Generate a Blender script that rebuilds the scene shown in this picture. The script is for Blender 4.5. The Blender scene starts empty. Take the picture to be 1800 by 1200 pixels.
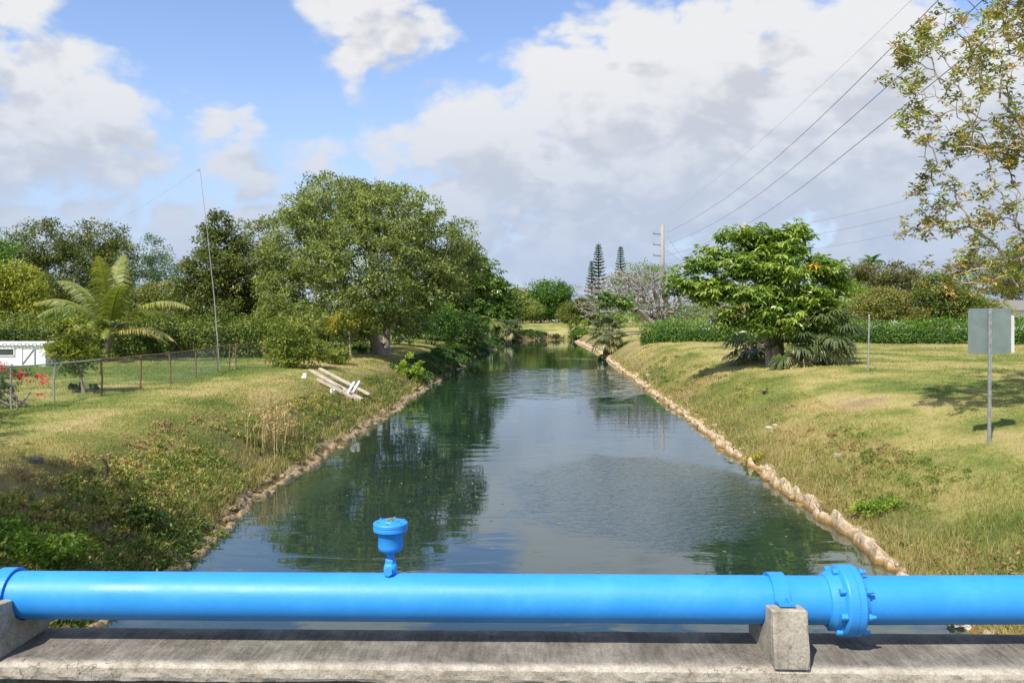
import bpy, math, random
import numpy as np
from mathutils import Vector

rng = np.random.default_rng(11)
random.seed(5)
scene = bpy.context.scene
COL = scene.collection
R = math.radians

# ------------------------------------------------------------------ camera, sky, sun, exposure
F, CX, HY, EYE = 1450.0, 900.0, 551.0, 4.0          # focal length in photo pixels, principal column, horizon row, eye height over the water
cam_d = bpy.data.cameras.new('camera')
cam_d.sensor_width = 36.0
cam_d.lens = F / 1800 * 36
cam_d.shift_y = -49 / 1800
cam_d.clip_start = 0.1
cam_d.clip_end = 6000
cam = bpy.data.objects.new('camera', cam_d)
cam.location = (0, 0, EYE)
cam.rotation_euler = (R(90), 0, 0)
COL.objects.link(cam)
scene.camera = cam

SUN_EL, SUN_AZ = R(50), R(212)                       # azimuth clockwise from +Y: behind the viewer, to the left
SUN_DIR = np.array([math.sin(SUN_AZ) * math.cos(SUN_EL), math.cos(SUN_AZ) * math.cos(SUN_EL), math.sin(SUN_EL)])
sun_d = bpy.data.lights.new('sun', 'SUN')
sun_d.energy = 4.7
sun_d.angle = R(0.53)
sun_d.color = (1.0, 0.95, 0.86)
sun = bpy.data.objects.new('sun', sun_d)
sun.rotation_euler = Vector(-SUN_DIR).to_track_quat('-Z', 'Y').to_euler()
sun.location = (-20, -30, 40)
COL.objects.link(sun)

vs = scene.view_settings
vs.view_transform = 'Standard'
vs.look = 'None'
vs.exposure = 0.40
vs.gamma = 1.0
vs.use_curve_mapping = False
scene.cycles.max_bounces = 8
scene.cycles.transparent_max_bounces = 16
scene.cycles.caustics_reflective = False
scene.cycles.caustics_refractive = False
scene.cycles.use_denoising = True
scene.cycles.sample_clamp_indirect = 6.0


def link(nt, a, b):
    nt.links.new(a, b)


def node(nt, kind, **kw):
    n = nt.nodes.new(kind)
    for k, v in kw.items():
        if k.startswith('i_'):
            n.inputs[k[2:].replace('_', ' ')].default_value = v
        else:
            setattr(n, k, v)
    return n


def math_n(nt, op, a, b=None, clamp=False):
    n = nt.nodes.new('ShaderNodeMath')
    n.operation = op
    n.use_clamp = clamp
    for i, v in enumerate((a, b)):
        if v is None:
            continue
        if isinstance(v, (int, float)):
            n.inputs[i].default_value = v
        else:
            nt.links.new(v, n.inputs[i])
    return n.outputs[0]


def smooth(nt, val, lo, hi, tlo=0.0, thi=1.0):
    n = nt.nodes.new('ShaderNodeMapRange')
    n.interpolation_type = 'SMOOTHSTEP'
    nt.links.new(val, n.inputs['Value'])
    n.inputs['From Min'].default_value = lo
    n.inputs['From Max'].default_value = hi
    n.inputs['To Min'].default_value = tlo
    n.inputs['To Max'].default_value = thi
    return n.outputs['Result']


def sky_dir(px, py):
    v = np.array([(px - CX) / F, 1.0, (HY - py) / F])
    return v / np.linalg.norm(v)


world = bpy.data.worlds.new('World')
scene.world = world
world.use_nodes = True
wt = world.node_tree
wt.nodes.clear()
w_out = node(wt, 'ShaderNodeOutputWorld')
sky = node(wt, 'ShaderNodeTexSky', sky_type='NISHITA', sun_disc=False, sun_elevation=SUN_EL, sun_rotation=SUN_AZ,
           altitude=0.0, air_density=1.0, dust_density=0.25, ozone_density=2.6)
bg_sky = node(wt, 'ShaderNodeBackground')
bg_sky.inputs['Strength'].default_value = 0.15
sky_t = node(wt, 'ShaderNodeMix', data_type='RGBA', blend_type='MULTIPLY')
sky_t.inputs[0].default_value = 1.0
link(wt, sky.outputs[0], sky_t.inputs[6])
sky_t.inputs[7].default_value = (1.04, 1.00, 1.06, 1)
link(wt, sky_t.outputs[2], bg_sky.inputs['Color'])
geo = node(wt, 'ShaderNodeTexCoord')
D = geo.outputs['Generated']

# cumulus banks: (column, row, half width, strength); the rest of the dome carries the same broken cumulus
BLOBS = [(-60, 190, 340, 1.0), (110, 215, 200, 1.05), (215, 280, 120, .95), (20, 20, 130, .9), (-200, 330, 320, 1.0),
         (375, 232, 92, 1.0), (395, 295, 92, .9), (640, 15, 170, 1.05), (690, 50, 135, .95), (622, 115, 100, .95),
         (470, 330, 70, .85), (150, 400, 150, 1.0), (330, 405, 140, .95), (20, 400, 150, .95), (500, 400, 140, 1.05),
         (740, 260, 130, 1.05), (850, 235, 190, 1.2), (960, 270, 240, 1.3), (1100, 220, 270, 1.3), (1010, 150, 150, 1.1), (1040, 70, 110, .95),
         (1230, 120, 230, 1.2), (1300, 290, 290, 1.3), (1500, 150, 330, 1.3), (1700, 200, 350, 1.3), (1600, 400, 280, 1.1),
         (1900, 350, 380, 1.2), (880, 410, 170, 1.0), (1010, 430, 200, 1.05), (1200, 430, 220, 1.1), (700, 400, 160, 1.0), (560, 290, 110, .85), (1350, 30, 190, 1.0), (1070, 340, 190, 1.15), (820, 330, 150, 1.0), (1250, 370, 200, 1.1), (950, 160, 110, .8), (1130, 60, 130, 1.0), (1480, 330, 200, 1.15), (1250, 130, 220, 1.5), (1290, 190, 200, 1.5), (1120, 300, 220, 1.45), (1400, 250, 230, 1.45)]


def cloud_density(vec):
    sc = node(wt, 'ShaderNodeVectorMath', operation='MULTIPLY')
    link(wt, vec, sc.inputs[0])
    sc.inputs[1].default_value = (1.0, 1.0, 1.55)
    p = sc.outputs[0]
    warp = node(wt, 'ShaderNodeTexNoise', i_Scale=5.0, i_Detail=4.0, i_Roughness=0.55)
    link(wt, p, warp.inputs['Vector'])
    wv = node(wt, 'ShaderNodeVectorMath', operation='MULTIPLY_ADD')
    link(wt, warp.outputs['Color'], wv.inputs[0])
    wv.inputs[1].default_value = (0.13, 0.13, 0.13)
    wv.inputs[2].default_value = (-0.065, -0.065, -0.065)
    ad = node(wt, 'ShaderNodeVectorMath', operation='ADD')
    link(wt, p, ad.inputs[0])
    link(wt, wv.outputs[0], ad.inputs[1])
    q = ad.outputs[0]
    tot = None
    for (bx, by, br, amp) in BLOBS:
        c = sky_dir(bx, by)
        dn = node(wt, 'ShaderNodeVectorMath', operation='DISTANCE')
        link(wt, q, dn.inputs[0])
        dn.inputs[1].default_value = (c[0], c[1], c[2] * 1.55)
        v = smooth(wt, dn.outputs['Value'], br / F * 1.15, br / F * 0.15, 0.0, amp)
        tot = v if tot is None else math_n(wt, 'MAXIMUM', tot, v)
    # elsewhere on the dome
    low = node(wt, 'ShaderNodeTexNoise', i_Scale=2.6, i_Detail=2.0)
    link(wt, p, low.inputs['Vector'])
    lowv = smooth(wt, low.outputs['Fac'], 0.42, 0.62, 0.0, 0.95)
    sep = node(wt, 'ShaderNodeSeparateXYZ')
    link(wt, vec, sep.inputs[0])
    away = smooth(wt, sep.outputs['Y'], 0.84, 0.55)
    tot = math_n(wt, 'MAXIMUM', tot, math_n(wt, 'MULTIPLY', lowv, away))
    fb = node(wt, 'ShaderNodeTexNoise', i_Scale=12.0, i_Detail=12.0, i_Roughness=0.64, i_Lacunarity=2.1)
    link(wt, p, fb.inputs['Vector'])
    d = math_n(wt, 'MULTIPLY_ADD', fb.outputs['Fac'], 1.25)
    d.node.inputs[2].default_value = -0.96
    vo = node(wt, 'ShaderNodeTexVoronoi', feature='F1')
    vo.inputs['Scale'].default_value = 15.0
    vo.inputs['Detail'].default_value = 2.0
    vo.inputs['Roughness'].default_value = 0.6
    link(wt, q, vo.inputs['Vector'])
    bil = math_n(wt, 'MULTIPLY_ADD', math_n(wt, 'POWER', vo.outputs['Distance'], 2.0), -0.30)
    bil.node.inputs[2].default_value = 0.27
    return math_n(wt, 'ADD', math_n(wt, 'ADD', tot, d), bil), fb.outputs['Fac']


dens, fbm = cloud_density(D)
off = node(wt, 'ShaderNodeVectorMath', operation='ADD')
link(wt, D, off.inputs[0])
off.inputs[1].default_value = (-0.022, 0.0, 0.042)
dens2, fbm2 = cloud_density(off.outputs[0])
mask = smooth(wt, dens, -0.10, 0.50)
diff = math_n(wt, 'SUBTRACT', dens, dens2)
lit_edge = smooth(wt, diff, -0.46, 0.40)
thick = smooth(wt, dens2, 0.1, 1.0, 1.0, 0.0)
lightv = math_n(wt, 'ADD', math_n(wt, 'MULTIPLY', lit_edge, 0.78), math_n(wt, 'MULTIPLY', thick, 0.22))
cr = node(wt, 'ShaderNodeValToRGB')
link(wt, lightv, cr.inputs[0])
e = cr.color_ramp.elements
e[0].position, e[0].color = 0.02, (0.70, 0.72, 0.77, 1)
e[1].position, e[1].color = 0.86, (0.97, 0.97, 0.975, 1)
m = e.new(0.42)
m.color = (0.825, 0.835, 0.865, 1)
bg_cl = node(wt, 'ShaderNodeBackground')
bg_cl.inputs['Strength'].default_value = 0.68
link(wt, cr.outputs[0], bg_cl.inputs['Color'])
mixw = node(wt, 'ShaderNodeMixShader')
link(wt, math_n(wt, 'MULTIPLY', mask, 0.96), mixw.inputs[0])
link(wt, bg_sky.outputs[0], mixw.inputs[1])
link(wt, bg_cl.outputs[0], mixw.inputs[2])
# pale damp air low over the horizon, all round
sepd = node(wt, 'ShaderNodeSeparateXYZ')
link(wt, D, sepd.inputs[0])
bg_air = node(wt, 'ShaderNodeBackground')
bg_air.inputs['Color'].default_value = (0.40, 0.50, 0.685, 1)
bg_air.inputs['Strength'].default_value = 0.84
mixa = node(wt, 'ShaderNodeMixShader')
link(wt, smooth(wt, sepd.outputs['Z'], 0.32, 0.0, 0.0, 0.85), mixa.inputs[0])
link(wt, mixw.outputs[0], mixa.inputs[1])
link(wt, bg_air.outputs[0], mixa.inputs[2])
link(wt, mixa.outputs[0], w_out.inputs['Surface'])
world.cycles.sampling_method = 'MANUAL'
world.cycles.sample_map_resolution = 512

# ------------------------------------------------------------------ helpers


def tag(o, label=None, cat=None, group=None, kind=None):
    if label:
        o['label'] = label
    if cat:
        o['category'] = cat
    if group:
        o['group'] = group
    if kind:
        o['kind'] = kind
    return o


def empty(name, loc, rz=0.0):
    o = bpy.data.objects.new(name, None)
    o.location = [float(a) for a in loc]
    o.rotation_euler = (0, 0, rz)
    o.empty_display_size = 0.2
    COL.objects.link(o)
    return o


def mesh_from(name, parts, mat, v=None, smooth_sh=False, attrs=None):
    """parts: list of (V, F) or (V, F, vval); every F is an (n,3) or (n,4) index array. v: one value for each vertex."""
    Vs, loops, starts, totals, vals = [], [], [], [], []
    nv = nl = 0
    for p in parts:
        V, Fc = np.asarray(p[0], float), np.asarray(p[1], np.int64)
        if len(V) == 0 or len(Fc) == 0:
            continue
        Vs.append(V)
        k = Fc.shape[1]
        loops.append((Fc + nv).ravel())
        starts.append(nl + np.arange(len(Fc)) * k)
        totals.append(np.full(len(Fc), k))
        if len(p) > 2:
            vals.append(np.broadcast_to(np.asarray(p[2], float), (len(V),)))
        nv += len(V)
        nl += Fc.size
    V = np.concatenate(Vs)
    L = np.concatenate(loops)
    S = np.concatenate(starts)
    T = np.concatenate(totals)
    me = bpy.data.meshes.new(name)
    me.vertices.add(len(V))
    me.vertices.foreach_set('co', V.astype(np.float32).ravel())
    me.loops.add(len(L))
    me.loops.foreach_set('vertex_index', L.astype(np.int32))
    me.polygons.add(len(S))
    me.polygons.foreach_set('loop_start', S.astype(np.int32))
    me.polygons.foreach_set('loop_total', T.astype(np.int32))
    me.polygons.foreach_set('use_smooth', np.full(len(S), bool(smooth_sh)))
    if v is None and vals:
        v = np.concatenate(vals)
    if v is not None:
        a = me.attributes.new('v', 'FLOAT', 'POINT')
        a.data.foreach_set('value', np.asarray(v, np.float32))
    for nm, arr in (attrs or {}).items():
        a = me.attributes.new(nm, 'FLOAT', 'POINT')
        a.data.foreach_set('value', np.asarray(arr, np.float32))
    me.update(calc_edges=True)
    if mat is not None:
        for mm in (mat if isinstance(mat, (list, tuple)) else [mat]):
            me.materials.append(mm)
    return me


def obj(name, parts, mat, parent=None, base=None, smooth_sh=False, v=None, attrs=None):
    """one mesh object; with a parent (an Empty without rotation) the world-space vertices are taken relative to its location"""
    me = mesh_from(name, parts, mat, v, smooth_sh, attrs)
    o = bpy.data.objects.new(name, me)
    if parent is not None:
        o.parent = parent
        if base is not None:
            me.transform(__import__('mathutils').Matrix.Translation([-float(b) for b in base]))
    COL.objects.link(o)
    return o


def box(cx, cy, cz, sx, sy, sz, bev=0.0):
    x, y, z = sx / 2, sy / 2, sz / 2
    if bev <= 0:
        V = np.array([[a, b, c] for a in (-x, x) for b in (-y, y) for c in (-z, z)]) + (cx, cy, cz)
        Fc = np.array([[0, 1, 3, 2], [4, 6, 7, 5], [0, 4, 5, 1], [2, 3, 7, 6], [0, 2, 6, 4], [1, 5, 7, 3]])
        return V, Fc
    bev = min(bev, x * .45, y * .45, z * .45)
    ring = [(-x + bev, -y), (x - bev, -y), (x, -y + bev), (x, y - bev), (x - bev, y), (-x + bev, y), (-x, y - bev), (-x, -y + bev)]
    sc = (x - bev) / x, (y - bev) / y
    V = []
    for zz, s in ((-z, 1), (-z + bev, 0), (z - bev, 0), (z, 1)):
        for a, b in ring:
            V.append((a * (sc[0] if s else 1), b * (sc[1] if s else 1), zz))
    n = 8
    Q = []
    for k in range(3):
        for i in range(n):
            Q.append([k * n + i, k * n + (i + 1) % n, (k + 1) * n + (i + 1) % n, (k + 1) * n + i])
    for b0, fl in ((0, True), (24, False)):
        qs = [[b0, b0 + 1, b0 + 2, b0 + 3], [b0, b0 + 3, b0 + 4, b0 + 7], [b0 + 4, b0 + 5, b0 + 6, b0 + 7]]
        for q_ in qs:
            Q.append(q_[::-1] if fl else q_)
    return np.array(V) + (cx, cy, cz), np.array(Q)


def rot_pts(V, ax, ang, c=(0, 0, 0)):
    V = np.asarray(V, float) - c
    ca, sa = math.cos(ang), math.sin(ang)
    i, j = {'x': (1, 2), 'y': (2, 0), 'z': (0, 1)}[ax]
    W = V.copy()
    W[:, i] = V[:, i] * ca - V[:, j] * sa
    W[:, j] = V[:, i] * sa + V[:, j] * ca
    return W + c


def beam(p0, p1, w, t, up=(0, 0, 1), bev=0.0):
    p0, p1 = np.array(p0, float), np.array(p1, float)
    a = p1 - p0
    L = np.linalg.norm(a)
    a /= L
    s = np.cross(a, up)
    s /= np.linalg.norm(s)
    u = np.cross(s, a)
    V, Fc = box(0, 0, 0, L, w, t, bev)
    V = (p0 + p1) / 2 + V[:, :1] * a + V[:, 1:2] * (-s) + V[:, 2:3] * u
    return V, Fc


def frames(P):
    P = np.asarray(P, float)
    T = np.gradient(P, axis=0)
    T /= np.linalg.norm(T, axis=1, keepdims=True) + 1e-9
    ref = np.array([0.31, 0.17, 0.93]) if abs(T[0][2]) < .8 else np.array([0.95, 0.25, 0.1])
    S = np.cross(T, ref)
    S /= np.linalg.norm(S, axis=1, keepdims=True) + 1e-9
    U = np.cross(S, T)
    return T, S, U


def tube(P, rad, sides=6, cap=False):
    P = np.asarray(P, float)
    n = len(P)
    rad = np.broadcast_to(np.asarray(rad, float), (n,))
    T, S, U = frames(P)
    an = np.arange(sides) * 2 * math.pi / sides
    V = P[:, None] + rad[:, None, None] * (np.cos(an)[None, :, None] * S[:, None] + np.sin(an)[None, :, None] * U[:, None])
    V = V.reshape(-1, 3)
    i, j = np.meshgrid(np.arange(n - 1), np.arange(sides), indexing='ij')
    a = i * sides + j
    b = i * sides + (j + 1) % sides
    Fc = np.stack([a, b, b + sides, a + sides], -1).reshape(-1, 4)
    if cap:
        V = np.vstack([V, P[:1], P[-1:]])
        c0, c1 = n * sides, n * sides + 1
        j = np.arange(sides)
        q0 = np.stack([(j + 1) % sides, j, np.full(sides, c0), np.full(sides, c0)], -1)
        q1 = np.stack([(n - 1) * sides + j, (n - 1) * sides + (j + 1) % sides, np.full(sides, c1), np.full(sides, c1)], -1)
        tri = np.vstack([q0[:, :3], q1[:, :3]])
        return [(V, Fc), (V, tri)]
    return [(V, Fc)]


def lathe(prof, sides=32, axis='z', c=(0, 0, 0)):
    """prof: list of (radius, height). Closed at the ends when the radius is 0."""
    an = np.arange(sides) * 2 * math.pi / sides
    pr = np.array(prof, float)
    V = np.stack([pr[:, 0:1] * np.cos(an), pr[:, 0:1] * np.sin(an), np.repeat(pr[:, 1:2], sides, 1)], -1).reshape(-1, 3)
    n = len(pr)
    i, j = np.meshgrid(np.arange(n - 1), np.arange(sides), indexing='ij')
    a = i * sides + j
    b = i * sides + (j + 1) % sides
    Fc = np.stack([a, b, b + sides, a + sides], -1).reshape(-1, 4)
    if axis == 'x':
        V = V[:, [2, 0, 1]]
    elif axis == 'y':
        V = V[:, [1, 2, 0]]
    return V + np.array(c, float), Fc


def hash2(ix, iy, s):
    h = (ix.astype(np.int64) * 374761393 + iy.astype(np.int64) * 668265263 + s * 1442695041) & 0xFFFFFFFF
    h = ((h ^ (h >> 13)) * 1274126177) & 0xFFFFFFFF
    return ((h ^ (h >> 16)) & 0xFFFFFF) / float(0xFFFFFF)


def vnoise(x, y, s=0):
    x, y = np.asarray(x, float), np.asarray(y, float)
    ix, iy = np.floor(x), np.floor(y)
    fx, fy = x - ix, y - iy
    fx = fx * fx * (3 - 2 * fx)
    fy = fy * fy * (3 - 2 * fy)
    a, b = hash2(ix, iy, s), hash2(ix + 1, iy, s)
    c, d_ = hash2(ix, iy + 1, s), hash2(ix + 1, iy + 1, s)
    return (a * (1 - fx) + b * fx) * (1 - fy) + (c * (1 - fx) + d_ * fx) * fy


def fnoise(x, y, s=0, oct_=4):
    t, amp, tot = 0, 1.0, 0
    for k in range(oct_):
        t = t + amp * vnoise(np.asarray(x) * 2 ** k + 13.7 * k, np.asarray(y) * 2 ** k - 7.1 * k, s + k)
        tot += amp
        amp *= .5
    return t / tot

# ------------------------------------------------------------------ land form
AX = 0.0393                                               # the canal runs a little to the right of straight ahead


def edge_left(y):
    return np.interp(y, [-50, 0, 12, 20, 60, 78, 95, 123, 400], [-5.7, -5.7, -5.75, -6.15, -6.25, -6.5, -5.3, -4.6, -4.6]) \
        + .45 * (fnoise(y * .12, 3.3, 21, 3) - .5) + .25 * (vnoise(y * .6, 8.8, 22) - .5)


def edge_right(y):
    return np.interp(y, [-50, 0, 65, 80, 118, 400], [5.4, 5.4, 5.45, 5.7, 4.5, 4.4]) \
        + .3 * (fnoise(y * .15, 1.3, 31, 3) - .5) + .22 * (vnoise(y * .8, 4.8, 32) - .5)


PL = ([0, .12, .5, 1, 2, 3.2, 5, 8, 40, 900], [0, .12, .36, .62, 1.08, 1.45, 1.6, 1.64, 1.7, 2.0])
PR = ([0, .1, .3, 1, 2, 3.4, 5, 7, 10, 40, 900], [0, .16, .24, .5, .92, 1.4, 1.72, 1.9, 1.97, 2.05, 2.2])
PE = ([0, .5, 1.6, 4, 9, 18, 60, 900], [0, .4, .95, 1.3, 1.7, 2.15, 2.2, 2.3])
Y_END = 128.0


def pinterp(e_, prof):
    return (np.interp(e_ - .25, *prof) + np.interp(e_, *prof) * 2 + np.interp(e_ + .25, *prof)) / 4 - np.interp(.25, *prof) / 4


def land(x, y):
    x, y = np.asarray(x, float), np.asarray(y, float)
    xr = x - AX * y
    sl, sr, se = edge_left(y) - xr, xr - edge_right(y), y - Y_END + 5 * vnoise(x * .14, 2.2, 41) + .8 * vnoise(x * .6, 5.2, 43)
    zl, zr, ze = pinterp(sl, PL), pinterp(sr * np.interp(y, [24, 55], [1.0, 1.9]), PR), pinterp(se, PE)
    s = np.maximum(np.maximum(sl, sr), se)
    ze = np.minimum(ze, 9)
    side = np.where(sl > sr, zl, zr)
    z = np.where(s == se, ze, side)
    far = np.clip((y - 105) / 25, 0, 1)
    z = np.where((sl > 0) | (sr > 0), side * (1 - far) + np.maximum(side, .0) * far, z)
    bumps = (fnoise(x * .35, y * .35, 51, 4) - .5) * .22 + (fnoise(x * 1.7, y * 1.7, 55, 3) - .5) * .09
    z = z + bumps * np.clip(s / 1.2, 0, 1)
    under = -.06 - .22 * np.clip(-s, 0, 1.0) - .5 * np.clip(-s - 1.0, 0, 3.5)
    z = np.where(s <= 0, under, z)
    return z


def land1(x, y):
    return float(land(np.array([x]), np.array([y]))[0])


def G(px, py):
    """where the sight line through a photo pixel meets the land"""
    d = np.linspace(6, 300, 12000)
    x = (px - CX) / F * d
    z = EYE - (py - HY) / F * d
    k = np.argmax(z < land(x, d))
    return np.array([x[k], d[k], land1(x[k], d[k])])


def P(px, py, d):
    return np.array([(px - CX) / F * d, d, EYE - (py - HY) / F * d])

# ------------------------------------------------------------------ materials


def new_mat(name):
    m_ = bpy.data.materials.new(name)
    m_.use_nodes = True
    nt = m_.node_tree
    b = nt.nodes['Principled BSDF']
    return m_, nt, b


def ramp(nt, sock, stops):
    r_ = nt.nodes.new('ShaderNodeValToRGB')
    el = r_.color_ramp.elements
    el[0].position, el[0].color = stops[0][0], (*stops[0][1], 1)
    el[1].position, el[1].color = stops[-1][0], (*stops[-1][1], 1)
    for p_, c_ in stops[1:-1]:
        n_ = el.new(p_)
        n_.color = (*c_, 1)
    nt.links.new(sock, r_.inputs[0])
    return r_.outputs[0]


def coords(nt, scale=(1, 1, 1), kind='Object'):
    tc = nt.nodes.new('ShaderNodeTexCoord')
    mp = nt.nodes.new('ShaderNodeMapping')
    mp.inputs['Scale'].default_value = scale
    nt.links.new(tc.outputs[kind], mp.inputs[0])
    return mp.outputs[0]


def noise(nt, vec, scale, detail=5, rough=.55, dist=0.0):
    n_ = nt.nodes.new('ShaderNodeTexNoise')
    n_.inputs['Scale'].default_value = scale
    n_.inputs['Detail'].default_value = detail
    n_.inputs['Roughness'].default_value = rough
    n_.inputs['Distortion'].default_value = dist
    nt.links.new(vec, n_.inputs['Vector'])
    return n_.outputs['Fac']


def bump(nt, b, height, strength, dist):
    bn = nt.nodes.new('ShaderNodeBump')
    bn.inputs['Strength'].default_value = strength
    bn.inputs['Distance'].default_value = dist
    nt.links.new(height, bn.inputs['Height'])
    nt.links.new(bn.outputs[0], b.inputs['Normal'])


def world_pos(nt):
    g_ = nt.nodes.new('ShaderNodeNewGeometry')
    return g_.outputs['Position']


def attr(nt, nm='v'):
    a = nt.nodes.new('ShaderNodeAttribute')
    a.attribute_name = nm
    return a.outputs['Fac']


def leaf_mat(name, stops, transl=0.35, rough=.5, spec=.35, k=1.42):
    stops = [(p_, tuple(min(.9, c_ * k) for c_ in cc_)) for p_, cc_ in stops]
    m_, nt, b = new_mat(name)
    col = ramp(nt, attr(nt), stops)
    nt.links.new(col, b.inputs['Base Color'])
    b.inputs['Roughness'].default_value = rough
    b.inputs['Specular IOR Level'].default_value = spec
    tr = nt.nodes.new('ShaderNodeBsdfTranslucent')
    mixc = nt.nodes.new('ShaderNodeMix')
    mixc.data_type = 'RGBA'
    mixc.blend_type = 'MULTIPLY'
    mixc.inputs[0].default_value = 1.0
    nt.links.new(col, mixc.inputs[6])
    mixc.inputs[7].default_value = (1.15, 1.25, .55, 1)
    nt.links.new(mixc.outputs[2], tr.inputs['Color'])
    mx = nt.nodes.new('ShaderNodeMixShader')
    mx.inputs[0].default_value = transl
    nt.links.new(b.outputs[0], mx.inputs[1])
    nt.links.new(tr.outputs[0], mx.inputs[2])
    nt.links.new(mx.outputs[0], nt.nodes['Material Output'].inputs['Surface'])
    return m_


def plain(name, c, rough=.6, var=.15, scale=6.0, metal=0.0, spec=.4, bmp=0.0, bdist=.01):
    m_, nt, b = new_mat(name)
    f = noise(nt, coords(nt), scale, 5)
    lo = tuple(max(0, x * (1 - var)) for x in c)
    hi = tuple(min(1, x * (1 + var)) for x in c)
    nt.links.new(ramp(nt, f, [(.3, lo), (.7, hi)]), b.inputs['Base Color'])
    b.inputs['Roughness'].default_value = rough
    b.inputs['Metallic'].default_value = metal
    b.inputs['Specular IOR Level'].default_value = spec
    if bmp:
        bump(nt, b, noise(nt, coords(nt), scale * 4, 6), bmp, bdist)
    return m_


def bark_mat(name, c, var=.35, scale=9):
    m_, nt, b = new_mat(name)
    f = noise(nt, coords(nt, (1, 1, .25)), scale, 7, .65)
    nt.links.new(ramp(nt, f, [(.3, tuple(x * (1 - var) for x in c)), (.5, c), (.72, tuple(min(1, x * (1 + var)) for x in c))]), b.inputs['Base Color'])
    b.inputs['Roughness'].default_value = .85
    b.inputs['Specular IOR Level'].default_value = .2
    bump(nt, b, f, .6, .03)
    return m_


M = {}
GREEN = [(0, (.035, .075, .012)), (.35, (.06, .125, .018)), (.7, (.10, .19, .026)), (1, (.18, .27, .045))]
M['leaf_mid'] = leaf_mat('leaf_mid', GREEN)
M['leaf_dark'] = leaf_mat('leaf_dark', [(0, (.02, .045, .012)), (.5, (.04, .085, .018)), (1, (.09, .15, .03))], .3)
M['leaf_olive'] = leaf_mat('leaf_olive', [(0, (.06, .075, .02)), (.5, (.115, .14, .03)), (.85, (.18, .195, .045)), (1, (.24, .20, .07))])
M['leaf_big'] = leaf_mat('leaf_big', [(0, (.08, .10, .03)), (.45, (.14, .175, .043)), (.8, (.215, .25, .065)), (1, (.28, .30, .09))], .38)
M['leaf_yellow'] = leaf_mat('leaf_yellow', [(0, (.09, .12, .02)), (.5, (.20, .22, .03)), (1, (.36, .33, .05))])
M['leaf_lime'] = leaf_mat('leaf_lime', [(0, (.07, .13, .015)), (.5, (.15, .23, .025)), (1, (.28, .34, .05))], .4)
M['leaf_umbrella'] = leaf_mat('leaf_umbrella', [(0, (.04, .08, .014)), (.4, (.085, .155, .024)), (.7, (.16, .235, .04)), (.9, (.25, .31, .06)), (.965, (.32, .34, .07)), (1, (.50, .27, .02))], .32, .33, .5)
M['leaf_rust'] = leaf_mat('leaf_rust', [(0, (.045, .075, .016)), (.5, (.10, .145, .028)), (.8, (.18, .19, .045)), (1, (.30, .19, .06))])
M['leaf_almond'] = leaf_mat('leaf_almond', [(0, (.13, .09, .04)), (.3, (.17, .15, .045)), (.6, (.22, .25, .055)), (.85, (.31, .34, .08)), (1, (.40, .24, .09))], .35, .4, .5)
M['leaf_blue'] = leaf_mat('leaf_blue', [(0, (.04, .08, .035)), (.5, (.075, .125, .06)), (1, (.13, .18, .085))])
M['leaf_pine'] = leaf_mat('leaf_pine', [(0, (.03, .055, .025)), (.5, (.05, .085, .038)), (1, (.08, .12, .05))], .1)
M['leaf_palm'] = leaf_mat('leaf_palm', [(0, (.07, .10, .02)), (.4, (.14, .17, .035)), (.75, (.25, .24, .06)), (1, (.42, .33, .14))], .35, .4, .5)
M['leaf_fan'] = leaf_mat('leaf_fan', [(0, (.035, .055, .022)), (.4, (.07, .095, .03)), (.7, (.15, .165, .055)), (1, (.36, .27, .11))], .25, .4, .5)
M['leaf_hedge'] = leaf_mat('leaf_hedge', [(0, (.045, .075, .012)), (.4, (.10, .135, .02)), (.75, (.19, .22, .035)), (1, (.30, .30, .06))], .35)
M['leaf_acacia'] = leaf_mat('leaf_acacia', [(0, (.05, .055, .02)), (.5, (.10, .105, .03)), (1, (.18, .16, .045))], .3)
M['blossom'] = leaf_mat('blossom', [(0, (.45, .01, .05)), (1, (.75, .04, .10))], .4)
M['weed'] = leaf_mat('weed', [(0, (.03, .055, .012)), (.3, (.06, .11, .018)), (.6, (.115, .155, .028)), (.85, (.24, .23, .05)), (1, (.36, .28, .10))], .35)
M['grass'] = leaf_mat('grass_blades', [(0, (.10, .15, .028)), (.3, (.185, .20, .048)), (.55, (.28, .25, .083)), (.8, (.37, .295, .13)), (1, (.33, .235, .125))], .3, .6, .2, 1.32)
M['reed'] = leaf_mat('reed', [(0, (.22, .16, .07)), (1, (.46, .33, .18))], .3, .7, .1)
M['bark'] = bark_mat('bark', (.17, .135, .10))
M['bark_pale'] = bark_mat('bark_pale', (.33, .28, .225), .3)
M['bark_grey'] = bark_mat('bark_grey', (.27, .25, .225), .3)
M['bark_dark'] = bark_mat('bark_dark', (.085, .065, .05))
M['bark_palm'] = bark_mat('bark_palm', (.21, .17, .13), .4, 14)
M['twig'] = bark_mat('twig', (.25, .20, .155))
M['twig_pale'] = bark_mat('twig_pale', (.38, .32, .265))

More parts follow.
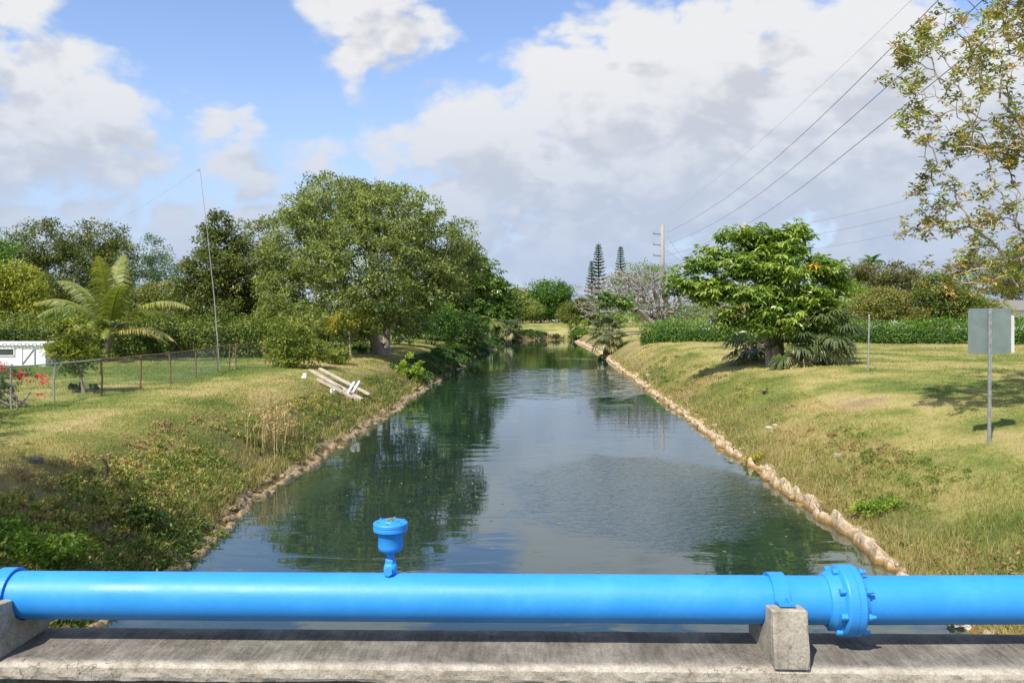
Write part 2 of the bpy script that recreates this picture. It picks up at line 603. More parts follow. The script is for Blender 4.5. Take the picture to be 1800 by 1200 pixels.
# ground: dry turf, soil on the slopes, ochre silt under water
m_, nt, b = new_mat('turf')
pos = world_pos(nt)
dry = attr(nt, 'v')
fine = noise(nt, pos, 9.0, 8, .7)
mid = noise(nt, pos, 1.1, 5, .6)
dd = math_n(nt, 'ADD', dry, math_n(nt, 'MULTIPLY', math_n(nt, 'SUBTRACT', fine, .5), 1.3))
dd = math_n(nt, 'ADD', dd, math_n(nt, 'MULTIPLY', math_n(nt, 'SUBTRACT', mid, .5), .8), True)
turf = ramp(nt, dd, [(0, (.10, .15, .03)), (.3, (.20, .22, .055)), (.5, (.32, .29, .095)), (.75, (.42, .345, .145)), (1, (.34, .25, .14))])
soil_f = noise(nt, pos, 14.0, 8, .7)
soil = ramp(nt, soil_f, [(.3, (.05, .04, .022)), (.5, (.12, .09, .048)), (.7, (.22, .17, .09))])
mx = node(nt, 'ShaderNodeMix', data_type='RGBA')
link(nt, attr(nt, 'soil'), mx.inputs[0])
link(nt, turf, mx.inputs[6])
link(nt, soil, mx.inputs[7])
silt = ramp(nt, noise(nt, pos, 3.5, 7, .65), [(.3, (.16, .09, .02)), (.55, (.36, .22, .05)), (.75, (.50, .36, .12))])
mx2 = node(nt, 'ShaderNodeMix', data_type='RGBA')
sepz = node(nt, 'ShaderNodeSeparateXYZ')
link(nt, pos, sepz.inputs[0])
link(nt, smooth(nt, sepz.outputs['Z'], .09, .0), mx2.inputs[0])
link(nt, mx.outputs[2], mx2.inputs[6])
link(nt, silt, mx2.inputs[7])
link(nt, mx2.outputs[2], b.inputs['Base Color'])
b.inputs['Roughness'].default_value = .9
b.inputs['Specular IOR Level'].default_value = .15
bump(nt, b, math_n(nt, 'ADD', fine, math_n(nt, 'MULTIPLY', noise(nt, pos, 40, 4, .6), .5)), .8, .06)
M['turf'] = m_

# limestone
m_, nt, b = new_mat('limestone')
pos = world_pos(nt)
f = noise(nt, pos, 7.0, 9, .68)
colr = ramp(nt, f, [(.28, (.20, .13, .06)), (.45, (.54, .40, .25)), (.6, (.70, .56, .40)), (.78, (.78, .69, .56))])
sepz = node(nt, 'ShaderNodeSeparateXYZ')
link(nt, pos, sepz.inputs[0])
wet = node(nt, 'ShaderNodeMix', data_type='RGBA')
zz = math_n(nt, 'ADD', sepz.outputs['Z'], math_n(nt, 'MULTIPLY', math_n(nt, 'SUBTRACT', noise(nt, pos, 3.0, 3), .5), .1))
link(nt, smooth(nt, zz, .11, .02), wet.inputs[0])
link(nt, colr, wet.inputs[6])
wet.inputs[7].default_value = (.34, .20, .05, 1)
link(nt, wet.outputs[2], b.inputs['Base Color'])
b.inputs['Roughness'].default_value = .85
bump(nt, b, noise(nt, pos, 16.0, 9, .7), 1.0, .06)
M['limestone'] = m_

m_, nt, b = new_mat('dark_stone')
pos = world_pos(nt)
f = noise(nt, pos, 8.0, 9, .68)
link(nt, ramp(nt, f, [(.3, (.12, .085, .04)), (.5, (.34, .25, .135)), (.7, (.54, .42, .26))]), b.inputs['Base Color'])
b.inputs['Roughness'].default_value = .85
bump(nt, b, noise(nt, pos, 16.0, 9, .7), 1.0, .05)
M['dark_stone'] = m_

# water
m_, nt, b = new_mat('canal_water')
nt.nodes.remove(b)
pos = world_pos(nt)
sp = node(nt, 'ShaderNodeSeparateXYZ')
link(nt, pos, sp.inputs[0])
mpn = node(nt, 'ShaderNodeMapping')
mpn.inputs['Scale'].default_value = (.35, 1.0, 1.0)
link(nt, pos, mpn.inputs[0])
long_w = noise(nt, mpn.outputs[0], 1.9, 2, .45, .6)
mp2 = node(nt, 'ShaderNodeMapping')
mp2.inputs['Scale'].default_value = (.6, 1.0, 1.0)
mp2.inputs['Rotation'].default_value = (0, 0, .35)
link(nt, pos, mp2.inputs[0])
short_w = noise(nt, mp2.outputs[0], 8.5, 3, .55, .3)
patch = noise(nt, pos, .16, 3, .5, .8)


def water_patch(x, y, rx, ry):
    v_ = node(nt, 'ShaderNodeVectorMath', operation='SUBTRACT')
    link(nt, pos, v_.inputs[0])
    v_.inputs[1].default_value = (x, y, 0)
    s_ = node(nt, 'ShaderNodeVectorMath', operation='MULTIPLY')
    link(nt, v_.outputs[0], s_.inputs[0])
    s_.inputs[1].default_value = (1 / rx, 1 / ry, 0)
    l_ = node(nt, 'ShaderNodeVectorMath', operation='LENGTH')
    link(nt, s_.outputs[0], l_.inputs[0])
    dst = math_n(nt, 'ADD', l_.outputs['Value'], math_n(nt, 'MULTIPLY', math_n(nt, 'SUBTRACT', noise(nt, pos, .7, 3, .5, .4), .5), .7))
    return smooth(nt, dst, 1.12, .78)


ruff = water_patch(2.9, 18.6, 3.0, 4.6)
far_ruff = water_patch(2.6, 49.0, 7.0, 10.0)
mp3 = node(nt, 'ShaderNodeMapping')
mp3.inputs['Scale'].default_value = (.45, 1.0, 1.0)
mp3.inputs['Rotation'].default_value = (0, 0, -.25)
link(nt, pos, mp3.inputs[0])
mid_w = noise(nt, mp3.outputs[0], 1.6, 2, .5, .4)
ruff = math_n(nt, 'MAXIMUM', ruff, smooth(nt, patch, .60, .70, 0, .5))
amp = math_n(nt, 'MULTIPLY_ADD', ruff, .015)
amp.node.inputs[2].default_value = .00022
height = math_n(nt, 'ADD', math_n(nt, 'MULTIPLY', long_w, .0062), math_n(nt, 'ADD', math_n(nt, 'MULTIPLY', short_w, amp), math_n(nt, 'MULTIPLY', math_n(nt, 'MULTIPLY', mid_w, far_ruff), .055)))
bn = node(nt, 'ShaderNodeBump')
bn.inputs['Strength'].default_value = 1.0
bn.inputs['Distance'].default_value = 1.0
link(nt, height, bn.inputs['Height'])
gl = node(nt, 'ShaderNodeBsdfGlossy')
gl.inputs['Roughness'].default_value = .012
gl.inputs['Color'].default_value = (.88, .95, 1.0, 1)
link(nt, bn.outputs[0], gl.inputs['Normal'])
fr = node(nt, 'ShaderNodeFresnel')
fr.inputs['IOR'].default_value = 1.36
link(nt, bn.outputs[0], fr.inputs['Normal'])
trp = node(nt, 'ShaderNodeBsdfTransparent')
trp.inputs['Color'].default_value = (.88, .92, .80, 1)
df = node(nt, 'ShaderNodeBsdfDiffuse')
df.inputs['Color'].default_value = (.036, .078, .072, 1)
m1 = node(nt, 'ShaderNodeMixShader')
m1.inputs[0].default_value = .36
link(nt, trp.outputs[0], m1.inputs[1])
link(nt, df.outputs[0], m1.inputs[2])
m2 = node(nt, 'ShaderNodeMixShader')
link(nt, math_n(nt, 'MULTIPLY_ADD', fr.outputs[0], 1.15, True), m2.inputs[0])
m2.inputs[0].links[0].from_node.inputs[2].default_value = .06
link(nt, m1.outputs[0], m2.inputs[1])
link(nt, gl.outputs[0], m2.inputs[2])
link(nt, m2.outputs[0], nt.nodes['Material Output'].inputs['Surface'])
va = node(nt, 'ShaderNodeVolumeAbsorption')
va.inputs['Color'].default_value = (.50, .66, .38, 1)
va.inputs['Density'].default_value = 2.6
link(nt, va.outputs[0], nt.nodes['Material Output'].inputs['Volume'])
M['water'] = m_

# blue enamel paint
m_, nt, b = new_mat('blue_paint')
oc = coords(nt)
f1 = noise(nt, oc, 3.0, 6, .6)
f2 = noise(nt, oc, 22.0, 4, .6)
colr = ramp(nt, math_n(nt, 'ADD', math_n(nt, 'MULTIPLY', f1, .7), math_n(nt, 'MULTIPLY', f2, .3)),
            [(.3, (.022, .25, .68)), (.52, (.030, .28, .74)), (.7, (.045, .315, .78))])
chip = node(nt, 'ShaderNodeTexVoronoi')
chip.inputs['Scale'].default_value = 9.0
link(nt, oc, chip.inputs['Vector'])
cm = node(nt, 'ShaderNodeMix', data_type='RGBA')
cf = smooth(nt, math_n(nt, 'ADD', chip.outputs['Distance'], math_n(nt, 'MULTIPLY', f2, .05)), .055, .035, 0, .65)
link(nt, math_n(nt, 'MULTIPLY', cf, smooth(nt, f1, .47, .55)), cm.inputs[0])
link(nt, colr, cm.inputs[6])
cm.inputs[7].default_value = (.42, .60, .78, 1)
link(nt, cm.outputs[2], b.inputs['Base Color'])
link(nt, smooth(nt, f1, .3, .7, .42, .55), b.inputs['Roughness'])
b.inputs['Specular IOR Level'].default_value = .5
bump(nt, b, math_n(nt, 'ADD', noise(nt, oc, 45, 3, .5), math_n(nt, 'MULTIPLY', f1, 1.5)), .10, .008)
M['paint'] = m_

# concrete (v = worn edge)
m_, nt, b = new_mat('concrete')
oc = coords(nt)
st = coords(nt, (9.0, 1.2, 1.2))
f = noise(nt, oc, 3.2, 8, .65)
s_f = noise(nt, st, 4.0, 6, .6, .3)
g_f = noise(nt, oc, 60, 3, .6)
blend = math_n(nt, 'ADD', math_n(nt, 'MULTIPLY', f, .55), math_n(nt, 'MULTIPLY', s_f, .45))
top = ramp(nt, blend, [(.32, (.085, .076, .064)), (.48, (.165, .147, .122)), (.62, (.255, .23, .192))])
worn = ramp(nt, noise(nt, oc, 9.0, 8, .7), [(.3, (.26, .22, .165)), (.5, (.42, .375, .30)), (.7, (.52, .475, .395))])
cm = node(nt, 'ShaderNodeMix', data_type='RGBA')
link(nt, math_n(nt, 'ADD', attr(nt), math_n(nt, 'MULTIPLY', math_n(nt, 'SUBTRACT', f, .5), .9), True), cm.inputs[0])
link(nt, top, cm.inputs[6])
link(nt, worn, cm.inputs[7])
spk = node(nt, 'ShaderNodeMix', data_type='RGBA', blend_type='MULTIPLY')
spk.inputs[0].default_value = .55
link(nt, cm.outputs[2], spk.inputs[6])
link(nt, ramp(nt, g_f, [(.3, (.55, .55, .55)), (.6, (1.12, 1.12, 1.12))]), spk.inputs[7])
vor = node(nt, 'ShaderNodeTexVoronoi', feature='DISTANCE_TO_EDGE')
vor.inputs['Scale'].default_value = 2.6
dist_v = node(nt, 'ShaderNodeVectorMath', operation='ADD')
link(nt, oc, dist_v.inputs[0])
nz = node(nt, 'ShaderNodeTexNoise', i_Scale=5.0, i_Detail=6.0)
link(nt, oc, nz.inputs['Vector'])
link(nt, nz.outputs['Color'], dist_v.inputs[1])
link(nt, dist_v.outputs[0], vor.inputs['Vector'])
crk = math_n(nt, 'MULTIPLY', smooth(nt, vor.outputs['Distance'], .012, .003), smooth(nt, noise(nt, oc, 1.3, 3), .52, .6))
ck = node(nt, 'ShaderNodeMix', data_type='RGBA')
link(nt, math_n(nt, 'MULTIPLY', crk, .7), ck.inputs[0])
link(nt, spk.outputs[2], ck.inputs[6])
ck.inputs[7].default_value = (.05, .042, .035, 1)
link(nt, ck.outputs[2], b.inputs['Base Color'])
b.inputs['Roughness'].default_value = .9
b.inputs['Specular IOR Level'].default_value = .2
hh = math_n(nt, 'SUBTRACT', math_n(nt, 'ADD', g_f, math_n(nt, 'MULTIPLY', noise(nt, oc, 14, 8, .7), 1.6)), crk)
bump(nt, b, hh, .5, .010)
M['concrete'] = m_

M['galv'] = plain('galvanised_steel', (.42, .43, .44), .45, .25, 12, .6, .5)
M['rust'] = plain('rusty_steel', (.20, .105, .06), .8, .45, 16)
M['sign_back'] = plain('sign_back', (.20, .245, .235), .5, .12, 5, .3, .4)
M['white'] = plain('white_paint', (.78, .78, .76), .6, .06, 3)
M['grey_roof'] = plain('grey_roof', (.22, .20, .18), .85, .2, 20)
M['pvc'] = plain('white_pvc', (.80, .80, .80), .35, .04, 4)
M['wood'] = bark_mat('lumber', (.50, .42, .34), .25, 5)
M['pole'] = plain('pole_concrete', (.33, .31, .28), .8, .12, 4)
M['dark_metal'] = plain('dark_metal', (.10, .10, .105), .5, .2, 8)
M['wire'] = plain('wire', (.13, .13, .14), .6, .1, 4)
M['glass'] = plain('dark_glass', (.02, .024, .028), .08, .1, 2, 0, .6)
M['shade_in'] = plain('painted_opening_shade', (.05, .055, .06), .9, .2, 4)  # solid dark colour painted for the shade inside the shed window
M['car_paint'] = plain('silver_car_paint', (.62, .64, .66), .3, .04, 2, .2, .6)
M['rubber'] = plain('rubber', (.02, .02, .02), .8, .1, 4)
M['feather'] = plain('dark_feathers', (.05, .035, .03), .7, .4, 40)
M['lamp_red'] = plain('red_lens', (.35, .02, .02), .3, .1, 4)

# ------------------------------------------------------------------ ground
ys = np.concatenate([np.arange(-30, 6, 1.0), np.arange(6, 26, .13), np.arange(26, 60, .3), np.arange(60, 150, .8), np.geomspace(150, 3000, 40)])
xl = np.concatenate([-np.geomspace(900, 20, 40), np.arange(-19.6, -11, .35), np.arange(-11, -5, .1), np.arange(-5, 4.6, .5), np.arange(4.6, 11, .1), np.arange(11, 20, .35), np.geomspace(20.3, 900, 40)])
YY, XX = np.meshgrid(ys, xl, indexing='ij')
Xw = XX + AX * YY
Z = land(Xw, YY)
V = np.stack([Xw, YY, Z], -1).reshape(-1, 3)
n0, n1 = YY.shape
i, j = np.meshgrid(np.arange(n0 - 1), np.arange(n1 - 1), indexing='ij')
a = i * n1 + j
Fg = np.stack([a, a + 1, a + n1 + 1, a + n1], -1).reshape(-1, 4)


def bank_s(x, y):
    xr = x - AX * y
    return edge_left(y) - xr, xr - edge_right(y)


def dryness(x, y):
    sl, sr = bank_s(x, y)
    d = fnoise(x * .22, y * .22, 71, 4) * .7 + fnoise(x * .9, y * .55, 75, 4) * .75 - .225
    left = sl > -2
    right_lawn = np.interp(sr, [0, 1, 3, 6, 12, 40], [.55, .45, .6, .6, .5, .42])
    left_lawn = np.interp(sl, [0, 1.2, 3, 4.5, 6.2, 7.5, 40], [.40, .42, .5, .52, .36, .26, .25])
    basev = np.where(left, left_lawn, right_lawn)
    return np.clip(basev - .06 + (d - .5) * 1.3, 0, 1)


xs_, ys_ = V[:, 0], V[:, 1]
dryv = dryness(xs_, ys_)
sl, sr = bank_s(xs_, ys_)
soilv = np.clip(np.where(sl > -1, np.interp(sl, [-1, 0, 1.0, 2.2, 3.2], [1, 1, .85, .45, 0]), np.interp(sr, [-1, 0, .5, 1.4, 3.0], [1, .9, .55, .28, 0]))
                + (fnoise(xs_ * .8, ys_ * .8, 81, 3) - .5) * .6 * (np.minimum(np.abs(sl), np.abs(sr)) < 4), 0, 1)
soilv = np.where(ys_ > Y_END - 3, np.where(V[:, 2] > .45, 0, soilv), soilv)
ground = obj('ground', [(V, Fg)], M['turf'], v=dryv, attrs={'soil': soilv}, smooth_sh=True)
tag(ground, 'grassed canal banks and lawns running back to the far houses', kind='structure')

wv, wf = box(5, 55, -1.6, 120, 176, 3.2)
water = obj('canal_water', [(wv, wf)], M['water'])
tag(water, 'dark green canal water with ripples and reflections', kind='structure')

# ------------------------------------------------------------------ turf blades and bank weeds


def blades(x, y, hgt, wid, v, lean=.5, seg=2):
    n = len(x)
    z = land(x, y)
    an = rng.uniform(0, 2 * math.pi, n)
    ln = rng.uniform(.1, lean, n) * hgt
    fa = an + rng.normal(0, .6, n) + 1.57
    sx, sy = np.cos(fa) * wid / 2, np.sin(fa) * wid / 2
    b0 = np.stack([x - sx, y - sy, z - .01], -1)
    b1 = np.stack([x + sx, y + sy, z - .01], -1)
    mx_, my_ = x + np.cos(an) * ln * .35, y + np.sin(an) * ln * .35
    m0 = np.stack([mx_ - sx * .8, my_ - sy * .8, z + hgt * .6], -1)
    m1 = np.stack([mx_ + sx * .8, my_ + sy * .8, z + hgt * .6], -1)
    tp = np.stack([x + np.cos(an) * ln, y + np.sin(an) * ln, z + hgt * rng.uniform(.8, 1, n)], -1)
    V_ = np.stack([b0, b1, m0, m1, tp], 1).reshape(-1, 3)
    k = np.arange(n)[:, None] * 5
    q_ = (k + np.array([[0, 1, 3, 2]]))
    t_ = (k + np.array([[2, 3, 4]]))
    vv = np.repeat(v, 5)
    return [(V_, q_, vv), (V_, t_, vv)]


def bank_points(n, y0, y1, side, s0, s1, power=1.7):
    """more points close to the viewer"""
    u = rng.uniform(0, 1, n)
    a_, b_ = y0 ** (1 - power), y1 ** (1 - power)
    y = (a_ + u * (b_ - a_)) ** (1 / (1 - power))
    s = rng.uniform(s0, s1, n)
    x = np.where(side < 0, edge_left(y) - s, edge_right(y) + s) + AX * y
    ok = (np.abs(x) < .66 * y + 1.5) if True else None
    return x[ok], y[ok], s[ok]


gparts = []
# mown turf on both sides
for side, n, s0, s1 in ((1, 150000, 1.0, 26), (-1, 110000, 2.6, 20)):
    x, y, s = bank_points(n, 8, 75, side, s0, s1)
    pix = y / 825
    h = rng.uniform(.025, .065, len(x)) * (1 + y / 160)
    gparts += blades(x, y, h, np.maximum(.007, pix * .5), np.clip(dryness(x, y) + rng.normal(0, .16, len(x)), 0, 1), .9)
# rough grass on the slopes
for side, n, s0, s1 in ((1, 66000, .03, 3.2), (-1, 80000, .25, 4.2)):
    x, y, s = bank_points(n, 7.5, 62, side, s0, s1)
    keep = fnoise(x * .7, y * .7, 91, 3) + rng.uniform(-.2, .2, len(x)) > .36
    x, y, s = x[keep], y[keep], s[keep]
    pix = y / 825
    h = rng.uniform(.07, .22, len(x)) * np.interp(s, [0, 1, 2, 3], [.9, 1, .6, .4]) * (.55 + .9 * fnoise(x * .5, y * .5, 93, 2))
    gparts += blades(x, y, h, np.maximum(.008, pix * .45), np.clip(dryness(x, y) + rng.normal(0, .22, len(x)) + .02, 0, 1), 1.1)
# dry fringe hanging over the rock edges
for side, n, s0, s1 in ((1, 16000, .05, .5), (-1, 9000, .15, .6)):
    x, y, s = bank_points(n, 7.5, 70, side, s0, s1)
    keep = fnoise(x * 1.1, y * 1.1, 97, 3) + rng.uniform(-.15, .15, len(x)) > .4
    x, y = x[keep], y[keep]
    gparts += blades(x, y, rng.uniform(.08, .26, len(x)), np.maximum(.009, y / 825 * .5), np.clip(rng.normal(.66, .22, len(x)), 0, 1), 1.6)
grass = obj('grass', gparts, M['grass'])
tag(grass, 'short yellow green grass over lawns and canal banks', 'grass', kind='stuff')


def leaves(C_, L, W, v, up=.6, droop=.0, out=None):
    """rhombic leaves at points C_: sizes L, W and tint v for each"""
    n = len(C_)
    a_ = rng.normal(0, 1, (n, 3))
    if out is not None:
        a_ = a_ * .7 + out
    a_[:, 2] -= droop
    a_ /= np.linalg.norm(a_, axis=1, keepdims=True) + 1e-9
    nr = rng.normal(0, 1, (n, 3))
    nr[:, 2] = np.abs(nr[:, 2]) + up
    s_ = np.cross(a_, nr)
    s_ /= np.linalg.norm(s_, axis=1, keepdims=True) + 1e-9
    L = np.broadcast_to(L, (n,))[:, None]
    W = np.broadcast_to(W, (n,))[:, None]
    V_ = np.stack([C_ - a_ * L * .5, C_ + s_ * W * .5, C_ + a_ * L * .5, C_ - s_ * W * .5], 1).reshape(-1, 3)
    Fq = np.arange(n * 4).reshape(-1, 4)
    return (V_, Fq, np.repeat(np.clip(v, 0, 1), 4))


def weed_mass(name, label, n, y0, y1, side, s0, s1, per, rad, L, mat, dens_seed, thr, tint, cat='weeds', power=1.6):
    x, y, s = bank_points(n, y0, y1, side, s0, s1, power)
    keep = fnoise(x * .45, y * .45, dens_seed, 3) + rng.uniform(-.12, .12, len(x)) > thr
    x, y = x[keep], y[keep]
    z = land(x, y)
    r0 = rng.uniform(.6, 1.3, len(x)) * rad
    k = np.repeat(np.arange(len(x)), per)
    u = rng.normal(0, 1, (len(k), 3))
    u /= np.linalg.norm(u, axis=1, keepdims=True)
    u[:, 2] = np.abs(u[:, 2])
    rr = rng.uniform(.35, 1, len(k)) ** .6
    C_ = np.stack([x[k], y[k], z[k]], -1) + u * (rr * r0[k])[:, None] * (1, 1, .85)
    tv = np.clip(tint + rng.normal(0, .16, len(x))[k] + rng.normal(0, .15, len(k)), 0, 1)
    sc = np.maximum(1, y[k] / 28)
    p_ = leaves(C_, rng.uniform(.7, 1.3, len(k)) * L * sc, rng.uniform(.3, .5, len(k)) * L * sc, tv, .5, .2, u)
    o = obj(name, [p_], mat)
    return tag(o, label, cat, kind='stuff')


weed_mass('bank_weeds', 'tangled leafy weeds on the shaded left bank above the water', 950, 8, 58, -1, .3, 1.8, 48, .24, .072, M['weed'], 101, .40, .52)
weed_mass('edge_weeds', 'leafy weeds hanging over the near left waterline', 330, 8, 15, -1, -.12, .6, 46, .24, .07, M['weed'], 135, .3, .42)
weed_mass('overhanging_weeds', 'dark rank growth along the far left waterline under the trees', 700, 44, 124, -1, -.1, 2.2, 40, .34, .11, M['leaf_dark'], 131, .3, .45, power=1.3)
weed_mass('brown_weeds', 'dead brown weeds low on the right slope near the bridge', 420, 8.5, 30, 1, .3, 2.6, 36, .15, .07, M['reed'], 137, .56, .1)
weed_mass('dead_weeds', 'dead brown stalky weeds scattered over the left slope', 420, 9, 34, -1, .5, 2.9, 34, .17, .08, M['reed'], 139, .54, .15)
weed_mass('yellow_weeds', 'yellow green creeping weeds along the left slope', 700, 10.5, 30, -1, .8, 2.3, 46, .17, .085, M['weed'], 111, .47, .82)
weed_mass('trailing_weeds', 'low green and brown weeds on the right slope above the rock edge', 620, 8.5, 50, 1, .4, 2.4, 44, .17, .06, M['weed'], 121, .5, .55)

# ------------------------------------------------------------------ rock edge of the canal


def icosphere(sub=1):
    t = (1 + 5 ** .5) / 2
    V_ = [(-1, t, 0), (1, t, 0), (-1, -t, 0), (1, -t, 0), (0, -1, t), (0, 1, t), (0, -1, -t), (0, 1, -t), (t, 0, -1), (t, 0, 1), (-t, 0, -1), (-t, 0, 1)]
    F_ = [(0, 11, 5), (0, 5, 1), (0, 1, 7), (0, 7, 10), (0, 10, 11), (1, 5, 9), (5, 11, 4), (11, 10, 2), (10, 7, 6), (7, 1, 8),
          (3, 9, 4), (3, 4, 2), (3, 2, 6), (3, 6, 8), (3, 8, 9), (4, 9, 5), (2, 4, 11), (6, 2, 10), (8, 6, 7), (9, 8, 1)]
    V_ = [np.array(v) / np.linalg.norm(v) for v in V_]
    for _ in range(sub):
        cache, NF = {}, []

        def midp(a, b):
            k = (min(a, b), max(a, b))
            if k not in cache:
                m__ = V_[a] + V_[b]
                V_.append(m__ / np.linalg.norm(m__))
                cache[k] = len(V_) - 1
            return cache[k]
        for f in F_:
            ab, bc, ca = midp(f[0], f[1]), midp(f[1], f[2]), midp(f[2], f[0])
            NF += [(f[0], ab, ca), (f[1], bc, ab), (f[2], ca, bc), (ab, bc, ca)]
        F_ = NF
    return np.array(V_), np.array(F_)


ICO_V, ICO_F = icosphere(1)
ICO2_V, ICO2_F = icosphere(2)


def stone_mesh(mat, k):
    d = 1 + rng.uniform(-.28, .25, len(ICO_V))
    V_ = ICO_V * d[:, None]
    V_[:, 2] = np.clip(V_[:, 2], -.6, .62 + .1 * (k % 3))
    return mesh_from('stone', [(V_, ICO_F)], mat)


def rim(name, label, side, y1, w, hgt, mat, n_stones, seed):
    yy = np.concatenate([np.arange(7, 30, .07), np.arange(30, y1, .2)])
    prof_s = np.array([-.20, -.13, -.08, -.03, .03, .10, .18, .28, .40, .55, .70]) * w
    up = np.array([-.9, -.25, .35, .75, .95, 1.0, 1.0, .95, .8, .5, -.6])
    S_, Y_ = np.meshgrid(prof_s, yy)
    big = fnoise(yy * .55, yy * 0 + seed, seed + 3, 4)[:, None]
    S_ = S_ + ((fnoise(Y_ * 1.1, 0 * S_, seed + 5, 4) - .5) * .55 + (fnoise(Y_ * 4.5, S_ * 6, seed + 7, 3) - .5) * .22) * w
    bid = np.floor(yy / .42 + 1.3 * fnoise(yy * .8, yy * 0 + 2, seed + 11, 2))
    blk = hash2(bid, bid * 0, seed + 13)[:, None]
    blk2 = hash2(bid, bid * 0 + 1, seed + 17)[:, None]
    gap = (np.abs((yy / .42 + 1.3 * fnoise(yy * .8, yy * 0 + 2, seed + 11, 2)) % 1 - .5) > .43)[:, None]
    S_ = S_ + (blk - .5) * .45 * w * (prof_s[None] < .3 * w)
    x = (edge_left(Y_) - S_ if side < 0 else edge_right(Y_) + S_) + AX * Y_
    lz = np.maximum(land(x, Y_), 0)
    face = hgt * (.1 + .9 * big + .9 * blk2 - .45 * gap) * up[None]
    cover = .045 * np.minimum(up[None], .6) + (fnoise(Y_ * 3.1, S_ * 9 + 3, seed, 4) - .5) * .16 * (hgt / .2)
    Zr = np.where(prof_s[None] < .12 * w, np.minimum(face + (fnoise(Y_ * 3.7, S_ * 8, seed + 9, 4) - .5) * .5 * hgt, face + .1), np.maximum(face * .7, lz) + cover * (blk > .3) - .06 * (blk <= .3))
    Zr[:, -1] = lz[:, -1] - .08
    V_ = np.stack([x, Y_, Zr], -1).reshape(-1, 3)
    n1_ = len(prof_s)
    i_, j_ = np.meshgrid(np.arange(len(yy) - 1), np.arange(n1_ - 1), indexing='ij')
    a_ = i_ * n1_ + j_
    o = obj(name, [(V_, np.stack([a_, a_ + 1, a_ + n1_ + 1, a_ + n1_], -1).reshape(-1, 4))], mat)
    tag(o, label, kind='structure')
    kinds = [stone_mesh(mat, k) for k in range(7)]
    u = np.linspace(0, 1, n_stones)
    ysn = 7.5 * (y1 / 7.5) ** u
    for q_, y in enumerate(ysn):
        y = y + rng.normal(0, .2)
        s = rng.uniform(-.14, .3)
        x = float((edge_left(y) - s if side < 0 else edge_right(y) + s) + AX * y)
        so = bpy.data.objects.new('stone', kinds[q_ % 7])
        r_ = rng.uniform(.03, .085) * (1 + y / 70)
        so.scale = (r_ * rng.uniform(.8, 1.5), r_ * rng.uniform(.9, 1.9), r_ * rng.uniform(.5, .95))
        so.rotation_euler = (rng.normal(0, .15), rng.normal(0, .15), rng.uniform(0, 6.28))
        so.location = (x, float(y), max(-.02, land1(x, y) + .02 + rng.normal(0, .02)))
        so.parent = o
        COL.objects.link(so)
    return o


rim('limestone_rim', 'pale eroded limestone edge of the right bank at the waterline', 1, 118, .40, .17, M['limestone'], 140, 5)
rim('stone_rim', 'dark broken stone edge of the left bank at the waterline', -1, 112, .5, .08, M['dark_stone'], 100, 9)

# ------------------------------------------------------------------ concrete ledge, supports and the blue pipe
BR = -0.0192                                                # the crossing is turned a little against the view


def br(x, y, z=0.0):
    return (x * math.cos(BR) - y * math.sin(BR), x * math.sin(BR) + y * math.cos(BR), z)


LZ = 1.80
prof = [(5.74, 1.05), (5.74, LZ - .015), (5.725, LZ), (5.62, LZ + .002), (5.45, LZ), (5.30, LZ), (5.22, LZ - .001), (5.19, LZ - .004), (5.165, LZ - .012), (5.15, LZ - .03),
        (5.147, LZ - .06), (5.145, LZ - .085), (5.15, LZ - .105), (5.24, LZ - .108), (5.24, 1.05)]
wornv = [0, .0, .25, .0, .0, .0, .12, .5, 1, .95, .8, .8, .9, .2, 0]
xs = np.arange(-7, 7.01, .03)
pa = np.array(prof)
Xl, K = np.meshgrid(xs, np.arange(len(prof)), indexing='ij')
Yl = pa[K, 0] + np.where((K >= 7) & (K <= 12), (fnoise(Xl * 14, K * .9, 141, 4) - .5) * .016, 0)
Zl = pa[K, 1] + np.where((K >= 6) & (K <= 12), (fnoise(Xl * 13, K * .7, 151, 4) - .5) * .012, (fnoise(Xl * 3, K * .7, 155, 3) - .5) * .006)
Zl = Zl + np.where(K == 12, (fnoise(Xl * 2.5, 7.7, 157, 4) - .5) * .03, 0)
Vl = np.stack([Xl, Yl, Zl], -1).reshape(-1, 3)
i, j = np.meshgrid(np.arange(len(xs) - 1), np.arange(len(prof) - 1), indexing='ij')
a = i * len(prof) + j
Fl = np.stack([a, a + 1, a + len(prof) + 1, a + len(prof)], -1).reshape(-1, 4)
ledge = obj('concrete_ledge', [(Vl, Fl)], M['concrete'], v=np.tile(wornv, len(xs)))
ledge.rotation_euler.z = BR
tag(ledge, 'weathered concrete ledge carrying the blue pipe over the canal', 'ledge')

PX_R, PZ, PY, PRAD = 2.125, 2.106, 5.50, .155                 # joint position, pipe axis height and distance, pipe radius


